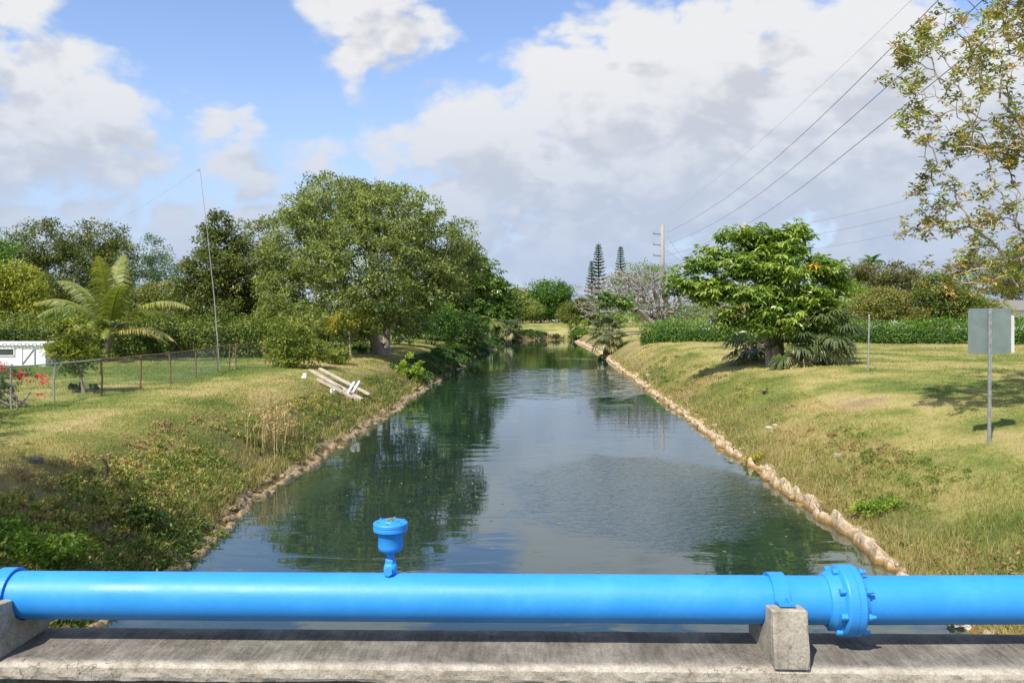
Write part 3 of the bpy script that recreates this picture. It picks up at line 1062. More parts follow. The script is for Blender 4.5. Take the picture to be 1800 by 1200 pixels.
def pipe_support(x0, label, w, w_top, strap_w):
    t = empty('pipe_support', br(x0, PY, LZ), BR)
    tag(t, label, 'pipe support', 'concrete saddles under the blue pipe')
    ys_f, zt = PY - .345, .345
    outline = [(-.362, 0), (-.35, .1), (-.325, .22), (-.305, zt - .01), (-.295, zt)]
    arc = [(-.165 * math.cos(q_), PZ - LZ - .163 * math.sin(q_)) for q_ in np.linspace(-.15, math.pi + .0, 13)]
    back = [(.235, .27), (.24, .262), (.239, .1), (.238, 0)]
    pts = outline + arc + [(.17, .27)] + back
    pts = np.array(pts)
    n = len(pts)
    V_ = []
    for q_, fx in enumerate((-1, -.88, .88, 1)):
        for (yy, zz) in pts:
            k = 1 - (zz / zt) * (1 - w_top / w)
            inset = .012 if q_ in (0, 3) else 0
            ys2 = yy * (1 - inset * .8) if yy < -.2 else yy
            V_.append((fx * w / 2 * k + rng.normal(0, .0015), ys2 + rng.normal(0, .0012), zz - (inset * .5 if zz > .2 else 0)))
    Q = []
    for q_ in range(3):
        for k in range(n - 1):
            Q.append((q_ * n + k, q_ * n + k + 1, (q_ + 1) * n + k + 1, (q_ + 1) * n + k))
    V_ = np.array(V_)
    # the two side faces: strips from the outline down to the base line
    caps = []
    cv = [V_]
    for q_ in (0, 3):
        base0 = sum(len(c) for c in cv)
        row = V_[q_ * n:(q_ + 1) * n]
        low = row.copy()
        low[:, 2] = np.minimum(row[:, 2], 0)
        low[:, 0] = row[0, 0] if q_ == 0 else row[0, 0]
        cv.append(low)
        for k in range(n - 1):
            f_ = (q_ * n + k, base0 + k, base0 + k + 1, q_ * n + k + 1)
            caps.append(f_ if q_ == 0 else f_[::-1])
    Vall = np.vstack(cv)
    me_v = np.clip(.55 + .45 * Vall[:, 2] / zt + rng.normal(0, .1, len(Vall)), 0, 1)
    o = obj('saddle_block', [(Vall, np.array(Q + caps))], M['concrete'], v=me_v)
    o.parent = t
    # steel strap over the pipe, turned out flat on the block at both ends
    r_ = PRAD + .006
    ang = np.linspace(math.pi + .12, -.12, 26)
    path = [(-r_ - .105, .352), (-r_ - .05, .352), (-r_ - .015, .345)] + [(r_ * math.cos(q_), PZ - LZ + r_ * math.sin(q_)) for q_ in ang] + [(r_ + .012, .28), (r_ + .07, .276)]
    path = np.array(path)
    tn = np.gradient(path, axis=0)
    nn = np.stack([-tn[:, 1], tn[:, 0]], -1)
    nn /= np.linalg.norm(nn, axis=1, keepdims=True)
    th = .016
    rows = []
    for (p_, q_) in ((path, -1), (path + nn * th, -1), (path + nn * th, 1), (path, 1)):
        rows.append(np.column_stack([np.full(len(p_), q_ * strap_w / 2), p_]))
    V_ = np.concatenate(rows)
    n = len(path)
    Q = [(r0 * n + k, r0 * n + k + 1, ((r0 + 1) % 4) * n + k + 1, ((r0 + 1) % 4) * n + k) for r0 in range(4) for k in range(n - 1)]
    Q += [(0, n, 2 * n, 3 * n), (n - 1, 4 * n - 1, 3 * n - 1, 2 * n - 1)]
    st = obj('strap', [(V_, np.array(Q))], M['paint'], smooth_sh=False)
    st.parent = t
    for yy, zz in ((-r_ - .07, .363), (r_ + .045, .288)):
        bo = obj('bolt', [lathe([(0, 0), (.016, 0), (.016, .014), (.009, .014), (.009, .034), (0, .036)], 6, 'z', (0, yy, zz))], M['paint'])
        bo.parent = st
    return t


pipe_support(1.64, 'pale concrete saddle block holding the blue pipe beside the bolted joint', .22, .222, .10)
pipe_support(-3.50, 'concrete saddle block holding the blue pipe at the left edge of the photo', .27, .25, .10)

pipe = empty('water_pipe', br(0, PY, PZ), BR)
tag(pipe, 'thick bright blue painted water pipe crossing above the canal', 'pipe')


def pipe_seg(x0, x1, ang, xc):
    L = np.linspace(x0, x1, 60)
    V_, F_ = lathe([(PRAD, q_) for q_ in L], 72, 'x')
    V_ = rot_pts(V_, 'z', ang, (xc, 0, 0))
    o = obj('pipe_section', [(V_, F_)], M['paint'], smooth_sh=True)
    o.parent = pipe
    return o


pipe_seg(-7, PX_R, 0, 0)
pipe_seg(PX_R + .002, 7, .03, PX_R)
# mechanical joint: bell, flange and gland with bolts
fl = obj('joint_flange', [lathe([(PRAD, -.15), (PRAD + .012, -.145), (PRAD + .032, -.115), (PRAD + .036, -.075), (.200, -.070), (.218, -.060), (.226, -.052), (.228, -.045), (.228, .006), (.224, .009),
                                 (.224, .011), (.228, .014), (.228, .048), (.222, .058), (.205, .062), (PRAD + .03, .068), (PRAD + .02, .09), (PRAD, .092)], 64, 'x', (PX_R - .02, 0, 0))], M['paint'])
fl.parent = pipe
for k in range(8):
    q_ = k * 2 * math.pi / 8 + .2
    cy, cz = .203 * math.cos(q_), .203 * math.sin(q_)
    bo = obj('bolt', [lathe([(0, -.105), (.02, -.105), (.02, -.068), (.012, -.068), (.012, .066), (.021, .066), (.021, .088), (.012, .088), (.012, .112), (0, .113)], 8, 'x', (PX_R - .02, cy, cz))], M['paint'])
    bo.parent = fl
# air release valve
vx = -.918
vz = PRAD - .004
va_o = obj('air_valve', [lathe([(0, .150), (.04, .152), (.068, .160), (.080, .176), (.083, .195), (.083, .292), (.088, .296)], 40, 'z', (vx, 0, vz))], M['paint'], smooth_sh=True)
va_o.parent = pipe
va_o['label'] = 'blue cup shaped air release valve standing on the pipe'
for nm, pr_, sd in (('valve_cover', [(.088, .292), (.112, .294), (.115, .298), (.115, .318), (.112, .3205), (.112, .3235), (.115, .326), (.115, .344), (.110, .350), (.060, .355), (.056, .362), (0, .362)], 48),
                    ('valve_stem', [(.024, .085), (.024, .155)], 20), ('hex_nut', [(.0, .078), (.036, .078), (.036, .10), (.026, .108), (.026, .112)], 6),
                    ('ball_fitting', [(.02, -.01), (.036, .008), (.044, .03), (.045, .05), (.040, .07), (.028, .082), (0, .084)], 24)):
    o = obj(nm, [lathe(pr_, sd, 'z', (vx, 0, vz))], M['paint'], smooth_sh=nm in ('ball_fitting', 'valve_stem'))
    o.parent = va_o
o = obj('union_plug', [lathe([(0, -.062), (.03, -.062), (.033, -.055), (.033, -.03)], 6, 'y', (vx - .008, 0, vz + .035))], M['paint'])
o.parent = va_o
for k in range(6):
    q_ = k * math.pi / 3 + .4
    o = obj('cover_bolt', [lathe([(0, .362), (.009, .361), (.010, .352), (.010, .346)], 6, 'z', (vx + .092 * math.cos(q_), .092 * math.sin(q_), vz))], M['paint'])
    o.parent = va_o
lit = leaves(np.column_stack([vx + rng.normal(0, .02, 40), rng.normal(0, .018, 40), vz + .365 + rng.uniform(0, .008, 40)]), .02, .009, rng.uniform(.5, 1, 40), 2)
o = obj('leaf_litter', [lit], M['leaf_palm'])
tag(o, kind='stuff')
o.parent = va_o

# ------------------------------------------------------------------ signs, posts, poles


def road_sign():
    b_ = G(1738, 778)
    t = empty('road_sign', b_)
    tag(t, 'grey back of a square road sign on a galvanised post', 'sign')
    s = b_[1] / F
    H = 236 * s
    parts = [beam((0, 0, -.1), (.02, 0, H), .055, .03, (0, 1, 0), .006), beam((-.022, -.02, -.1), (-.002, -.02, H), .012, .02, (0, 1, 0)), beam((.022, -.02, -.1), (.042, -.02, H), .012, .02, (0, 1, 0))]
    o = obj('post', parts, M['galv'])
    o.parent = t
    w, h = 76 * s, 80 * s
    cx, cz = (1741 - 1738) * s, (778 - 582) * s
    r_ = .06
    ring = []
    for sx, sz, a0 in ((1, 1, 0), (-1, 1, 90), (-1, -1, 180), (1, -1, 270)):
        for q_ in np.linspace(0, 90, 5):
            ring.append((cx + sx * (w / 2 - r_) + r_ * math.cos(R(a0 + q_)), cz + sz * (h / 2 - r_) + r_ * math.sin(R(a0 + q_))))
    n = len(ring)
    V_ = [(x, .03, z) for x, z in ring] + [(x, .034, z) for x, z in ring] + [(cx, .03, cz), (cx, .034, cz)]
    tri = [((k + 1) % n, k, 2 * n) for k in range(n)] + [(n + k, n + (k + 1) % n, 2 * n + 1) for k in range(n)]
    qd = [(k, (k + 1) % n, n + (k + 1) % n, n + k) for k in range(n)]
    o = obj('sign_plate', [(np.array(V_), np.array(tri)), (np.array(V_), np.array(qd))], M['sign_back'])
    o.parent = t
    V_, F_ = box(cx + w / 2 + .02, .2, cz - .06, .004, .46, h * .82)
    V_ = rot_pts(V_, 'z', R(7), (cx + w / 2, .03, 0))
    o = obj('side_plate', [(V_, F_)], M['white'])
    o['label'] = 'pale second plate seen almost edge on'
    o.parent = t
    for zz in (cz - .25, cz + .25):
        o = obj('bolt', [lathe([(0, -.04), (.012, -.04), (.012, -.02), (0, -.018)], 6, 'y', (.012, 0, zz))], M['galv'])
        o.parent = t


road_sign()

b_ = G(1526, 651)
s = b_[1] / F
t = empty('marker_post', b_)
tag(t, 'thin pale leaning metal post standing alone on the lawn', 'post')
o = obj('post', [beam((0, 0, -.1), (.04, 0, 98 * s), .05, .05, (0, 1, 0), .012)], M['galv'])
o.parent = t
o = obj('arm', [beam((.03, 0, 97 * s), (.22, 0, 98 * s + .02), .02, .02, (0, 1, 0))], M['dark_metal'])
o.parent = t


def catenary(p0, p1, sag, n=28):
    t_ = np.linspace(0, 1, n)[:, None]
    p_ = np.array(p0) * (1 - t_) + np.array(p1) * t_
    p_[:, 2] -= (4 * sag * t_ * (1 - t_))[:, 0]
    return p_


def utility_pole(px, ptop, d, wpx, arms, label):
    top = P(px, ptop, d)
    x, z0 = top[0], land1(top[0], d)
    t = empty('utility_pole', (x, d, z0))
    tag(t, label, 'utility pole', 'concrete utility poles beyond the lawn')
    H = top[2] - z0
    w = wpx * d / F
    o = obj('pole_shaft', [lathe([(w * .72, -.3), (w * .52, H * .6), (w * .46, H), (0, H + .02)], 10, 'z')], M['pole'], smooth_sh=True)
    o.parent = t
    L = 17 * d / F
    for py in arms:
        zz = P(px, py, d)[2] - z0
        o = obj('cross_arm', [beam((-w * .4, 0, zz), (-L, 0, zz + .12), .14, .16, (0, 1, 0), .02)], M['dark_metal'])
        o.parent = t
        o2 = obj('insulator', [lathe([(0, -.05), (.12, 0), (.06, .12), (.13, .2), (.06, .3), (0, .34)], 8, 'z', (-L + .1, 0, zz + .2))], M['pole'])
        o2.parent = o
    return t


DP = 135
utility_pole(1164.5, 395, DP, 7, (412, 431, 450), 'tall concrete utility pole with three cross arms above the bare tree')
utility_pole(1310, 391, 118, 8, (), 'concrete utility pole rising behind the umbrella tree')


def wire(name_label, pts, r_, grp):
    o = obj('power_line', tube(pts, r_, 4), M['wire'])
    return tag(o, name_label, 'power line', grp)


# main spans pass overhead to the right, to a pole behind the viewer
spans = [((1172, 409), (1244, 369), (1378, 267), (1538, 111), 'highest dark power line from the armed pole sweeping up over the right tree', .019),
         ((1172, 429), (1244, 398), (1378, 308), (1555, 156), 'middle dark power line from the armed pole sweeping up over the right tree', .019),
         ((1172, 449), (1244, 427), (1378, 351), (1564, 209), 'lowest dark power line from the armed pole sweeping up over the right tree', .019),
         ((1173, 382), (1289, 289), (1400, 191), (1467, 129), 'faint thin overhead wire above the other power lines', .007)]
for p0, p1, p2, p3, lb, r_ in spans:
    # constant-height wire: the distance follows from the row; a smooth curve through the solved points
    base = P(*p0, DP)
    hgt = base[2] - EYE
    pts = [base]
    for q_ in (p1, p2, p3):
        dd = hgt * F / (HY - q_[1]) * (1 - .07 * (q_[0] - p0[0]) / 400)
        dd = min(dd, DP - 6)
        pts.append(P(*q_, dd))
    a_, b2 = pts[-2], pts[-1]
    pts.append(b2 + (b2 - a_) * (.8 if r_ > .01 else 2.6) + (0, 0, .3))
    pts = np.array(pts)
    tt = np.concatenate([[0], np.cumsum(np.linalg.norm(np.diff(pts, axis=0), axis=1))])
    cx_, cy_, cz_ = [np.polyfit(tt, pts[:, k], 3) for k in range(3)]
    ts = np.linspace(0, tt[-1], 50)
    wire(lb, np.stack([np.polyval(cx_, ts), np.polyval(cy_, ts), np.polyval(cz_, ts)], -1), r_ * 1.0, 'power lines along the street')
for k, ((ax_, ay), (bx, by)) in enumerate((((1310, 412), (1640, 333)), ((1310, 433), (1640, 362)), ((1310, 455), (1640, 396)))):
    wire(['upper', 'middle', 'lower'][k] + ' thin power line running right from the pole behind the umbrella tree',
         catenary(P(ax_, ay, 118), P(bx + 150, by - 34, 70), .5), .012, 'power lines behind the umbrella tree')
for k, ((ax_, ay), (bx, by)) in enumerate((((1172, 415), (1212, 470)), ((1172, 440), (1206, 466)))):
    wire(['steeper', 'shallower'][k] + ' short guy wire slanting down from the armed pole', catenary(P(ax_, ay, DP), P(bx, by, DP - 4), .05, 8), .02, 'guy wires')

# antenna mast in the yard
b_ = G(387, 650)
s = b_[1] / F
t = empty('antenna_mast', b_)
tag(t, 'very tall thin leaning antenna mast behind the chain link fence', 'mast')
top = np.array([(351 - 387) * s, 0, (650 - 296) * s])
o = obj('mast_tube', tube([(0, 0, -.2), top * .35 + (.06, 0, 0), top * .7 + (.05, 0, 0), top], [.024, .02, .014, .009], 8), M['galv'], smooth_sh=True)
o.parent = t
o = obj('tip_clamp', [box(*(top + (-.05, 0, -.08)), .14, .05, .07, .01)], M['galv'])
o.parent = t
o = obj('aerial_wire', tube(catenary(tuple(top), tuple(P(195, 393, b_[1] + 6) - b_), .12), .0035, 3), M['wire'])
o.parent = t

# ------------------------------------------------------------------ chain link fence
post_px = [(-60, 730), (20, 718), (96, 707), (178, 696), (246, 685), (300, 676), (344, 665), (382, 654), (403, 651), (415, 650), (466, 640)]
fp = [G(*q_) for q_ in post_px]
fence = empty('chain_link_fence', fp[2])
tag(fence, 'low rusty chain link fence across the left yard', 'fence')
FH = 1.08
for k, q_ in enumerate(fp):
    rr = .026 if k != 9 else .032
    o = obj('post', tube([q_ + (0, 0, -.15), q_ + (rng.normal(0, .02), 0, FH * .5), q_ + (rng.normal(0, .03), 0, FH + (.05 if k > 6 else 0))], rr, 8, True), M['rust'] if k > 2 else M['galv'], fence, fp[2], True)
for k in range(len(fp) - 1):
    o = obj('top_rail', tube([fp[k] + (0, 0, FH), (fp[k] + fp[k + 1]) / 2 + (0, 0, FH - .01), fp[k + 1] + (0, 0, FH)], .02, 6), M['galv'] if k < 3 else M['rust'], fence, fp[2], True)
    a_, b2 = fp[k], fp[k + 1]
    L = np.linalg.norm((b2 - a_)[:2])
    n = max(3, int(L / .085))
    mp_ = []
    nz_ = int(FH / .085)
    for sgn in (1, -1):
        for q_ in range(-nz_, n + nz_):
            u0, u1 = q_, q_ + sgn * nz_
            t0, t1 = 0.0, 1.0
            if u1 == u0:
                continue
            lo, hi = sorted(((0 - u0) / (u1 - u0), (n - u0) / (u1 - u0)))
            t0, t1 = max(0, lo), min(1, hi)
            if t1 - t0 < .03:
                continue
            pt = []
            for t_ in (t0, t1):
                f_ = (u0 + (u1 - u0) * t_) / n
                pt.append(a_ + (b2 - a_) * f_ + (0, 0, .02 + (FH - .03) * t_))
            mp_ += tube(pt, .0011, 3)
    o = obj('wire_mesh', mp_, M['galv'], fence, fp[2])
    o['kind'] = 'stuff'

# ------------------------------------------------------------------ white playhouse shed
b_ = G(40, 643)
s = b_[1] / F
sh = empty('garden_shed', b_)
tag(sh, 'small white wooden shed with braced door behind the fence', 'shed')
x0, x1, H = -130 * s, 40 * s, 39 * s
D_ = 1.6
V_, F_ = box((x0 + x1) / 2, D_ / 2, H / 2 - .1, x1 - x0, D_, H + .2)
o = obj('wall', [(V_, F_)], M['white'])
o.parent = sh
o = obj('roof', [box((x0 + x1) / 2 + .04, D_ / 2 - .02, H + .03, x1 - x0 + .2, D_ + .2, .05, .01)], M['white'])
o.parent = sh
for k in range(26):
    xx = x0 + (x1 - x0) * (k + .5) / 26
    q_ = obj('roof_trim', [box(xx, -.115, H - .03 - .02 * (k % 2), (x1 - x0) / 26 * .8, .02, .07)], M['white'])
    q_.parent = o
wv_, wf_ = box(-28 * s, -.005, H * .62, 26 * s, .02, 11 * s)
wn = obj('window', [(wv_, wf_)], M['shade_in'])
wn.parent = sh
for zz in (H * .62 - 6.2 * s, H * .62 + 6.2 * s):
    q_ = obj('window_frame', [box(-28 * s, -.02, zz, 29 * s, .05, 1.6 * s)], M['white'])
    q_.parent = wn
q_ = obj('window_frame', [box(-14.5 * s, -.02, H * .62, 1.6 * s, .05, 13.8 * s)], M['white'])
q_.parent = wn
dr = obj('door', [box(11 * s, -.018, H * .42, 22 * s, .03, H * .8)], M['white'])
dr.parent = sh
for pts in (((1 * s, H * .1), (20 * s, H * .74)),):
    q_ = obj('door_brace', [beam((pts[0][0], -.045, pts[0][1]), (pts[1][0], -.045, pts[1][1]), .02, .05, (0, 1, 0))], M['sign_back'])
    q_.parent = dr
for xx in (0.4 * s, 21.6 * s):
    q_ = obj('door_edge', [box(xx, -.04, H * .42, .035, .02, H * .8)], M['galv'])
    q_.parent = dr
q_ = obj('door_rail', [box(11 * s, -.041, H * .80, 22 * s, .02, .045)], M['galv'])
q_.parent = dr

# ------------------------------------------------------------------ lumber and plastic pipes on the left bank
lum = [((548, 668), (636, 709), .38, .16, .20, .09, 'long middle board of the lumber pile on the left bank'),
       ((562, 662), (650, 705), .34, .26, .17, .09, 'uppermost board of the lumber pile on the left bank'),
       ((557, 676), (634, 711), .22, .12, .07, .14, 'lowest narrow board of the lumber pile nearest the water'),
       ((543, 664), (600, 690), .34, .24, .05, .05, 'short thin pointed stake among the boards on the bank')]
for (a_, b2, l0, l1, w, th, lb) in lum:
    p0, p1 = G(*a_), G(*b2)
    p0[2] += l0
    p1[2] += l1
    o = obj('lumber_board', [beam(p0, p1, w * 1.05, th * .75, (0, 0, 1), .006)], M['wood'])
    tag(o, lb, 'board', 'boards lying on the left bank')
for (a_, dx, dz, lb) in (((611, 697), .46, .95, 'white plastic pipe leaning on the boards, the one nearer the fence'), ((620, 696), .46, .98, 'white plastic pipe leaning on the boards, the one nearer the water')):
    p0 = G(*a_) + (0, 0, .12)
    s = p0[1] / F
    p1 = p0 + (11 * s, .15, 20 * s)
    o = obj('plastic_pipe', tube([p0, (p0 + p1) / 2, p1], .055, 12, True), M['pvc'], smooth_sh=False)
    tag(o, lb, 'pipe', 'white plastic pipes leaning on the boards')
for (a_, h, lb) in (((583, 695), .26, 'taller white pipe stub standing below the boards'), ((588, 692), .18, 'shorter white pipe stub standing below the boards')):
    p0 = G(*a_)
    o = obj('pipe_stub', tube([p0 + (0, 0, -.1), p0 + (0, 0, h * .5), p0 + (0, 0, h)], .05, 12, True), M['pvc'])
    tag(o, lb, 'pipe', 'white pipe stubs by the boards')
for (a_, sz, lb) in (((535, 665), .2, 'white block lying on the grass by the board ends, the nearer one'), ((536, 660), .16, 'white block lying on the grass by the board ends, the farther one')):
    p0 = G(*a_)
    o = obj('concrete_block', [box(p0[0], p0[1], p0[2] + .05, sz, sz * .8, .1, .02)], M['pvc'])
    tag(o, lb, 'block')


def loose_stone(px, py, r_, mat, lb, cat='stone', flat=.5):
    p0 = G(px, py)
    V_ = ICO2_V * (1 + rng.uniform(-.2, .2, len(ICO2_V)))[:, None] * (r_, r_ * .8, r_ * flat)
    V_[:, 2] = np.clip(V_[:, 2], -r_ * .3, r_ * .45)
    o = obj('loose_stone', [(V_ + p0 + (0, 0, r_ * .12), ICO2_F)], mat)
    return tag(o, lb, cat, 'stones lying in the grass')


M['chalk'] = plain('chalky_stone', (.48, .45, .40), .9, .2, 12, 0, .2, .6, .02)
M['grey_stone'] = plain('grey_stone', (.16, .15, .14), .9, .35, 12, 0, .2, .6, .02)
for (px, py, r_, mt, lb) in ((62, 812, .14, 'grey_stone', 'dark grey stone half buried in the left bank'), (1352, 752, .11, 'chalk', 'pale stone highest on the right bank slope'),
                             (1363, 748, .09, 'chalk', 'pale stone touching the highest stone on the right slope'), (1357, 759, .08, 'chalk', 'small pale stone just below the touching pair on the right slope'),
                             (1430, 811, .10, 'chalk', 'lone pale stone midway down the right slope'), (1472, 801, .10, 'chalk', 'flat pale stone in the grass just right of the lone stone'),
                             (1140, 660, .16, 'chalk', 'pale stone in the grass on the far right slope'), (1700, 1096, .22, 'chalk', 'pale rock showing under the blue pipe at right')):
    loose_stone(px, py, r_, M[mt], lb)
p0 = G(187, 843)
o = obj('dead_stub', tube([p0 + (0, 0, -.1), p0 + (.01, 0, .22), p0 + (-.02, 0, .32), p0 + (-.07, 0, .36)], [.03, .028, .03, .02], 7, True), M['bark_dark'])
tag(o, 'short dead wooden stub sticking out of the left bank', 'stub')

# ------------------------------------------------------------------ birds


def bird(name, p0, s, mat, lb, yaw, tall, grp):
    t = empty(name, p0, yaw)
    tag(t, lb, 'bird', grp)
    body = ICO2_V * (s, s * .5, s * .45) + (0, 0, s * .45)
    body[:, 2] += np.clip(-body[:, 0] / s, 0, 1) * .15 * s
    neck = tube([(s * .7, 0, s * .6), (s * .85, 0, s * (1 + tall)), (s * 1.0, 0, s * (1.25 + tall))], [s * .25, s * .17, s * .18], 8)
    head = ICO2_V * (s * .27, s * .2, s * .2) + (s * 1.05, 0, s * (1.32 + tall))
    o = obj('body', [(body, ICO2_F)] + neck + [(head, ICO2_F)], mat, smooth_sh=True)
    o.parent = t
    o = obj('beak', [lathe([(s * .09, s * 1.25), (0, s * 1.6)], 6, 'x', (0, 0, s * (1.3 + tall)))], M['dark_metal'])
    o.parent = t
    o = obj('tail', [beam((-s * .8, 0, s * .6), (-s * 1.35, 0, s * .72), s * .3, s * .08)], mat)
    o.parent = t


bird('duck', P(943, 599, 4 * F / 48), .22, M['feather'], 'duck swimming at the far canal end, the one nearer the left bank', 0, .3, 'ducks on the water')
bird('duck', P(957, 598.5, 4 * F / 47.5), .22, M['feather'], 'duck swimming at the far canal end, the one nearer the right bank', 0, .3, 'ducks on the water')
bird('grackle', G(1344, 692), .13, M['feather'], 'small dark bird standing on the right bank', .6, .0, 'birds on the lawn')

# ------------------------------------------------------------------ trees


def unit(v):
    return v / (np.linalg.norm(v, axis=-1, keepdims=True) + 1e-9)


def lobes_px(lobes, d):
    """(column, row, half width, half height, depth offset m, depth radius factor, weight) -> world ellipsoids"""
    out = []
    for (px, py, rx, ry, dd, rf, w) in lobes:
        c = P(px, py, d + dd)
        s_ = (d + dd) / F
        out.append((c, np.array([rx * s_, max(rx, ry) * s_ * rf, ry * s_]), w))
    return out


def tips_in(lobes, n, shell=.5):
    w = np.array([l_[2] * np.prod(l_[1]) ** (2 / 3) for l_ in lobes])
    k = rng.choice(len(lobes), n, p=w / w.sum())
    u = unit(rng.normal(0, 1, (n, 3)))
    r_ = (shell + (1 - shell) * rng.uniform(0, 1, n) ** .7)
    C_ = np.array([l_[0] for l_ in lobes])[k]
    E_ = np.array([l_[1] for l_ in lobes])[k]
    p_ = C_ + u * E_ * r_[:, None]
    p_[:, 2] = np.maximum(p_[:, 2], land(p_[:, 0], p_[:, 1]) + .15)
    return p_, u


def skeleton(roots, tips, step, r_tip, alpha=.35, wob=.12, arch=.12, expo=2.3):
    """greedy tree: every tip joins the growing branch work. Returns chains of (points, radii)."""
    N = [np.zeros(3)] * 0
    par, plen = [], []
    chains = []
    for rt in roots:
        ids = []
        for q_, p_ in enumerate(rt):
            N.append(np.array(p_, float))
            par.append(ids[-1] if ids else -1)
            plen.append((plen[ids[-1]] + np.linalg.norm(N[-1] - N[ids[-1]])) if ids else 0.0)
            ids.append(len(N) - 1)
        chains.append(ids)
    n_root = len(N)
    A = np.zeros((n_root + len(tips) * 40, 3))
    PLn = np.zeros(len(A))
    ok = np.zeros(len(A), bool)
    A[:n_root] = N
    PLn[:n_root] = plen
    for ids in chains:
        for q_ in ids[max(1, len(ids) // 2):]:
            ok[q_] = True
    ref = np.mean([rt[-1] for rt in roots], axis=0)
    order = np.argsort(np.linalg.norm(tips - ref, axis=1))
    cnt = n_root
    for ti in order:
        tp = tips[ti]
        dv = tp - A[:cnt]
        dist = np.linalg.norm(dv, axis=1)
        cost = dist + alpha * PLn[:cnt] + np.where(dv[:, 2] < -.2, .35 * -dv[:, 2], 0)
        cost[~ok[:cnt]] = 1e9
        b_ = int(np.argmin(cost))
        L = dist[b_]
        k = int(np.clip(L / step, 2, 36))
        t_ = np.linspace(0, 1, k + 1)[1:, None]
        pts = A[b_] + (tp - A[b_]) * t_
        sw = np.sin(t_ * math.pi)
        pts = pts + sw * np.array([0, 0, 1.0]) * arch * L + sw * rng.normal(0, wob, 3) * L * .5 + rng.normal(0, .035, (k, 3)) * min(L, 1.5) * (t_ < 1)
        ids = [b_]
        for q_ in range(k):
            A[cnt] = pts[q_]
            par.append(ids[-1])
            PLn[cnt] = PLn[ids[-1]] + np.linalg.norm(A[cnt] - A[ids[-1]])
            ok[cnt] = True
            ids.append(cnt)
            cnt += 1
        chains.append(ids)
    acc = np.zeros(cnt)
    nch = np.zeros(cnt, int)
    for q_ in range(cnt):
        if par[q_] >= 0:
            nch[par[q_]] += 1
    for q_ in range(cnt - 1, -1, -1):
        if acc[q_] == 0:
            acc[q_] = r_tip ** expo
        if par[q_] >= 0:
            acc[par[q_]] += acc[q_]
    rad = acc ** (1 / expo)
    return A[:cnt], rad, chains


def branch_parts(A, rad, chains, n_root, r_min=0.0, root_r=None):
    trunk, fine = [], []
    for ci, ids in enumerate(chains):
        p_ = A[ids]
        r_ = rad[ids].copy()
        if ci >= n_root:
            r_[0] = min(r_[0], r_[1] * 1.15)
        elif root_r is not None:
            r_ = np.maximum(r_, np.linspace(root_r * 1.25, root_r * .6, len(ids)))
            r_[0] *= 1.35
        if r_.max() < r_min:
            continue
        big = r_.max() > .05
        (trunk if big else fine).extend(tube(p_, r_, 8 if r_.max() > .12 else (5 if big else 3)))
    return trunk, fine


def whorls(C_, n_leaf, L, W, tv, el0=-.75, el1=.05):
    """umbrella-tree leaves: rings of drooping leaflets"""
    m_ = len(C_)
    n = m_ * n_leaf
    k = np.repeat(np.arange(m_), n_leaf)
    an = np.tile(np.arange(n_leaf) * 2 * math.pi / n_leaf, m_) + rng.uniform(0, 6, m_)[k] + rng.normal(0, .12, n)
    el = rng.uniform(el0, el1, n) + rng.normal(0, .12, m_)[k]
    tilt = rng.normal(0, .3, (m_, 2))[k]
    a_ = np.stack([np.cos(an) * np.cos(el), np.sin(an) * np.cos(el), np.sin(el)], -1)
    a_[:, 2] += a_[:, 0] * tilt[:, 0] + a_[:, 1] * tilt[:, 1]
    a_ = unit(a_)
    s_ = unit(np.cross(a_, np.array([0, 0, 1.0]) + rng.normal(0, .25, (n, 3))))
    up = np.cross(s_, a_)
    LL = (rng.uniform(.8, 1.2, m_)[k] * L)[:, None]
    WW = LL * W
    c = C_[k]
    b0 = c + a_ * LL * .12
    V_ = np.stack([b0, b0 + a_ * LL * .5 + s_ * WW * .5 + up * LL * .06, b0 + a_ * LL - up * LL * .12, b0 + a_ * LL * .5 - s_ * WW * .5 + up * LL * .06], 1).reshape(-1, 3)
    tvv = np.clip(tv[k] + rng.normal(0, .06, n), 0, np.where(tv[k] > .95, 1, .96))
    return (V_, np.arange(n * 4).reshape(-1, 4), np.repeat(tvv, 4))


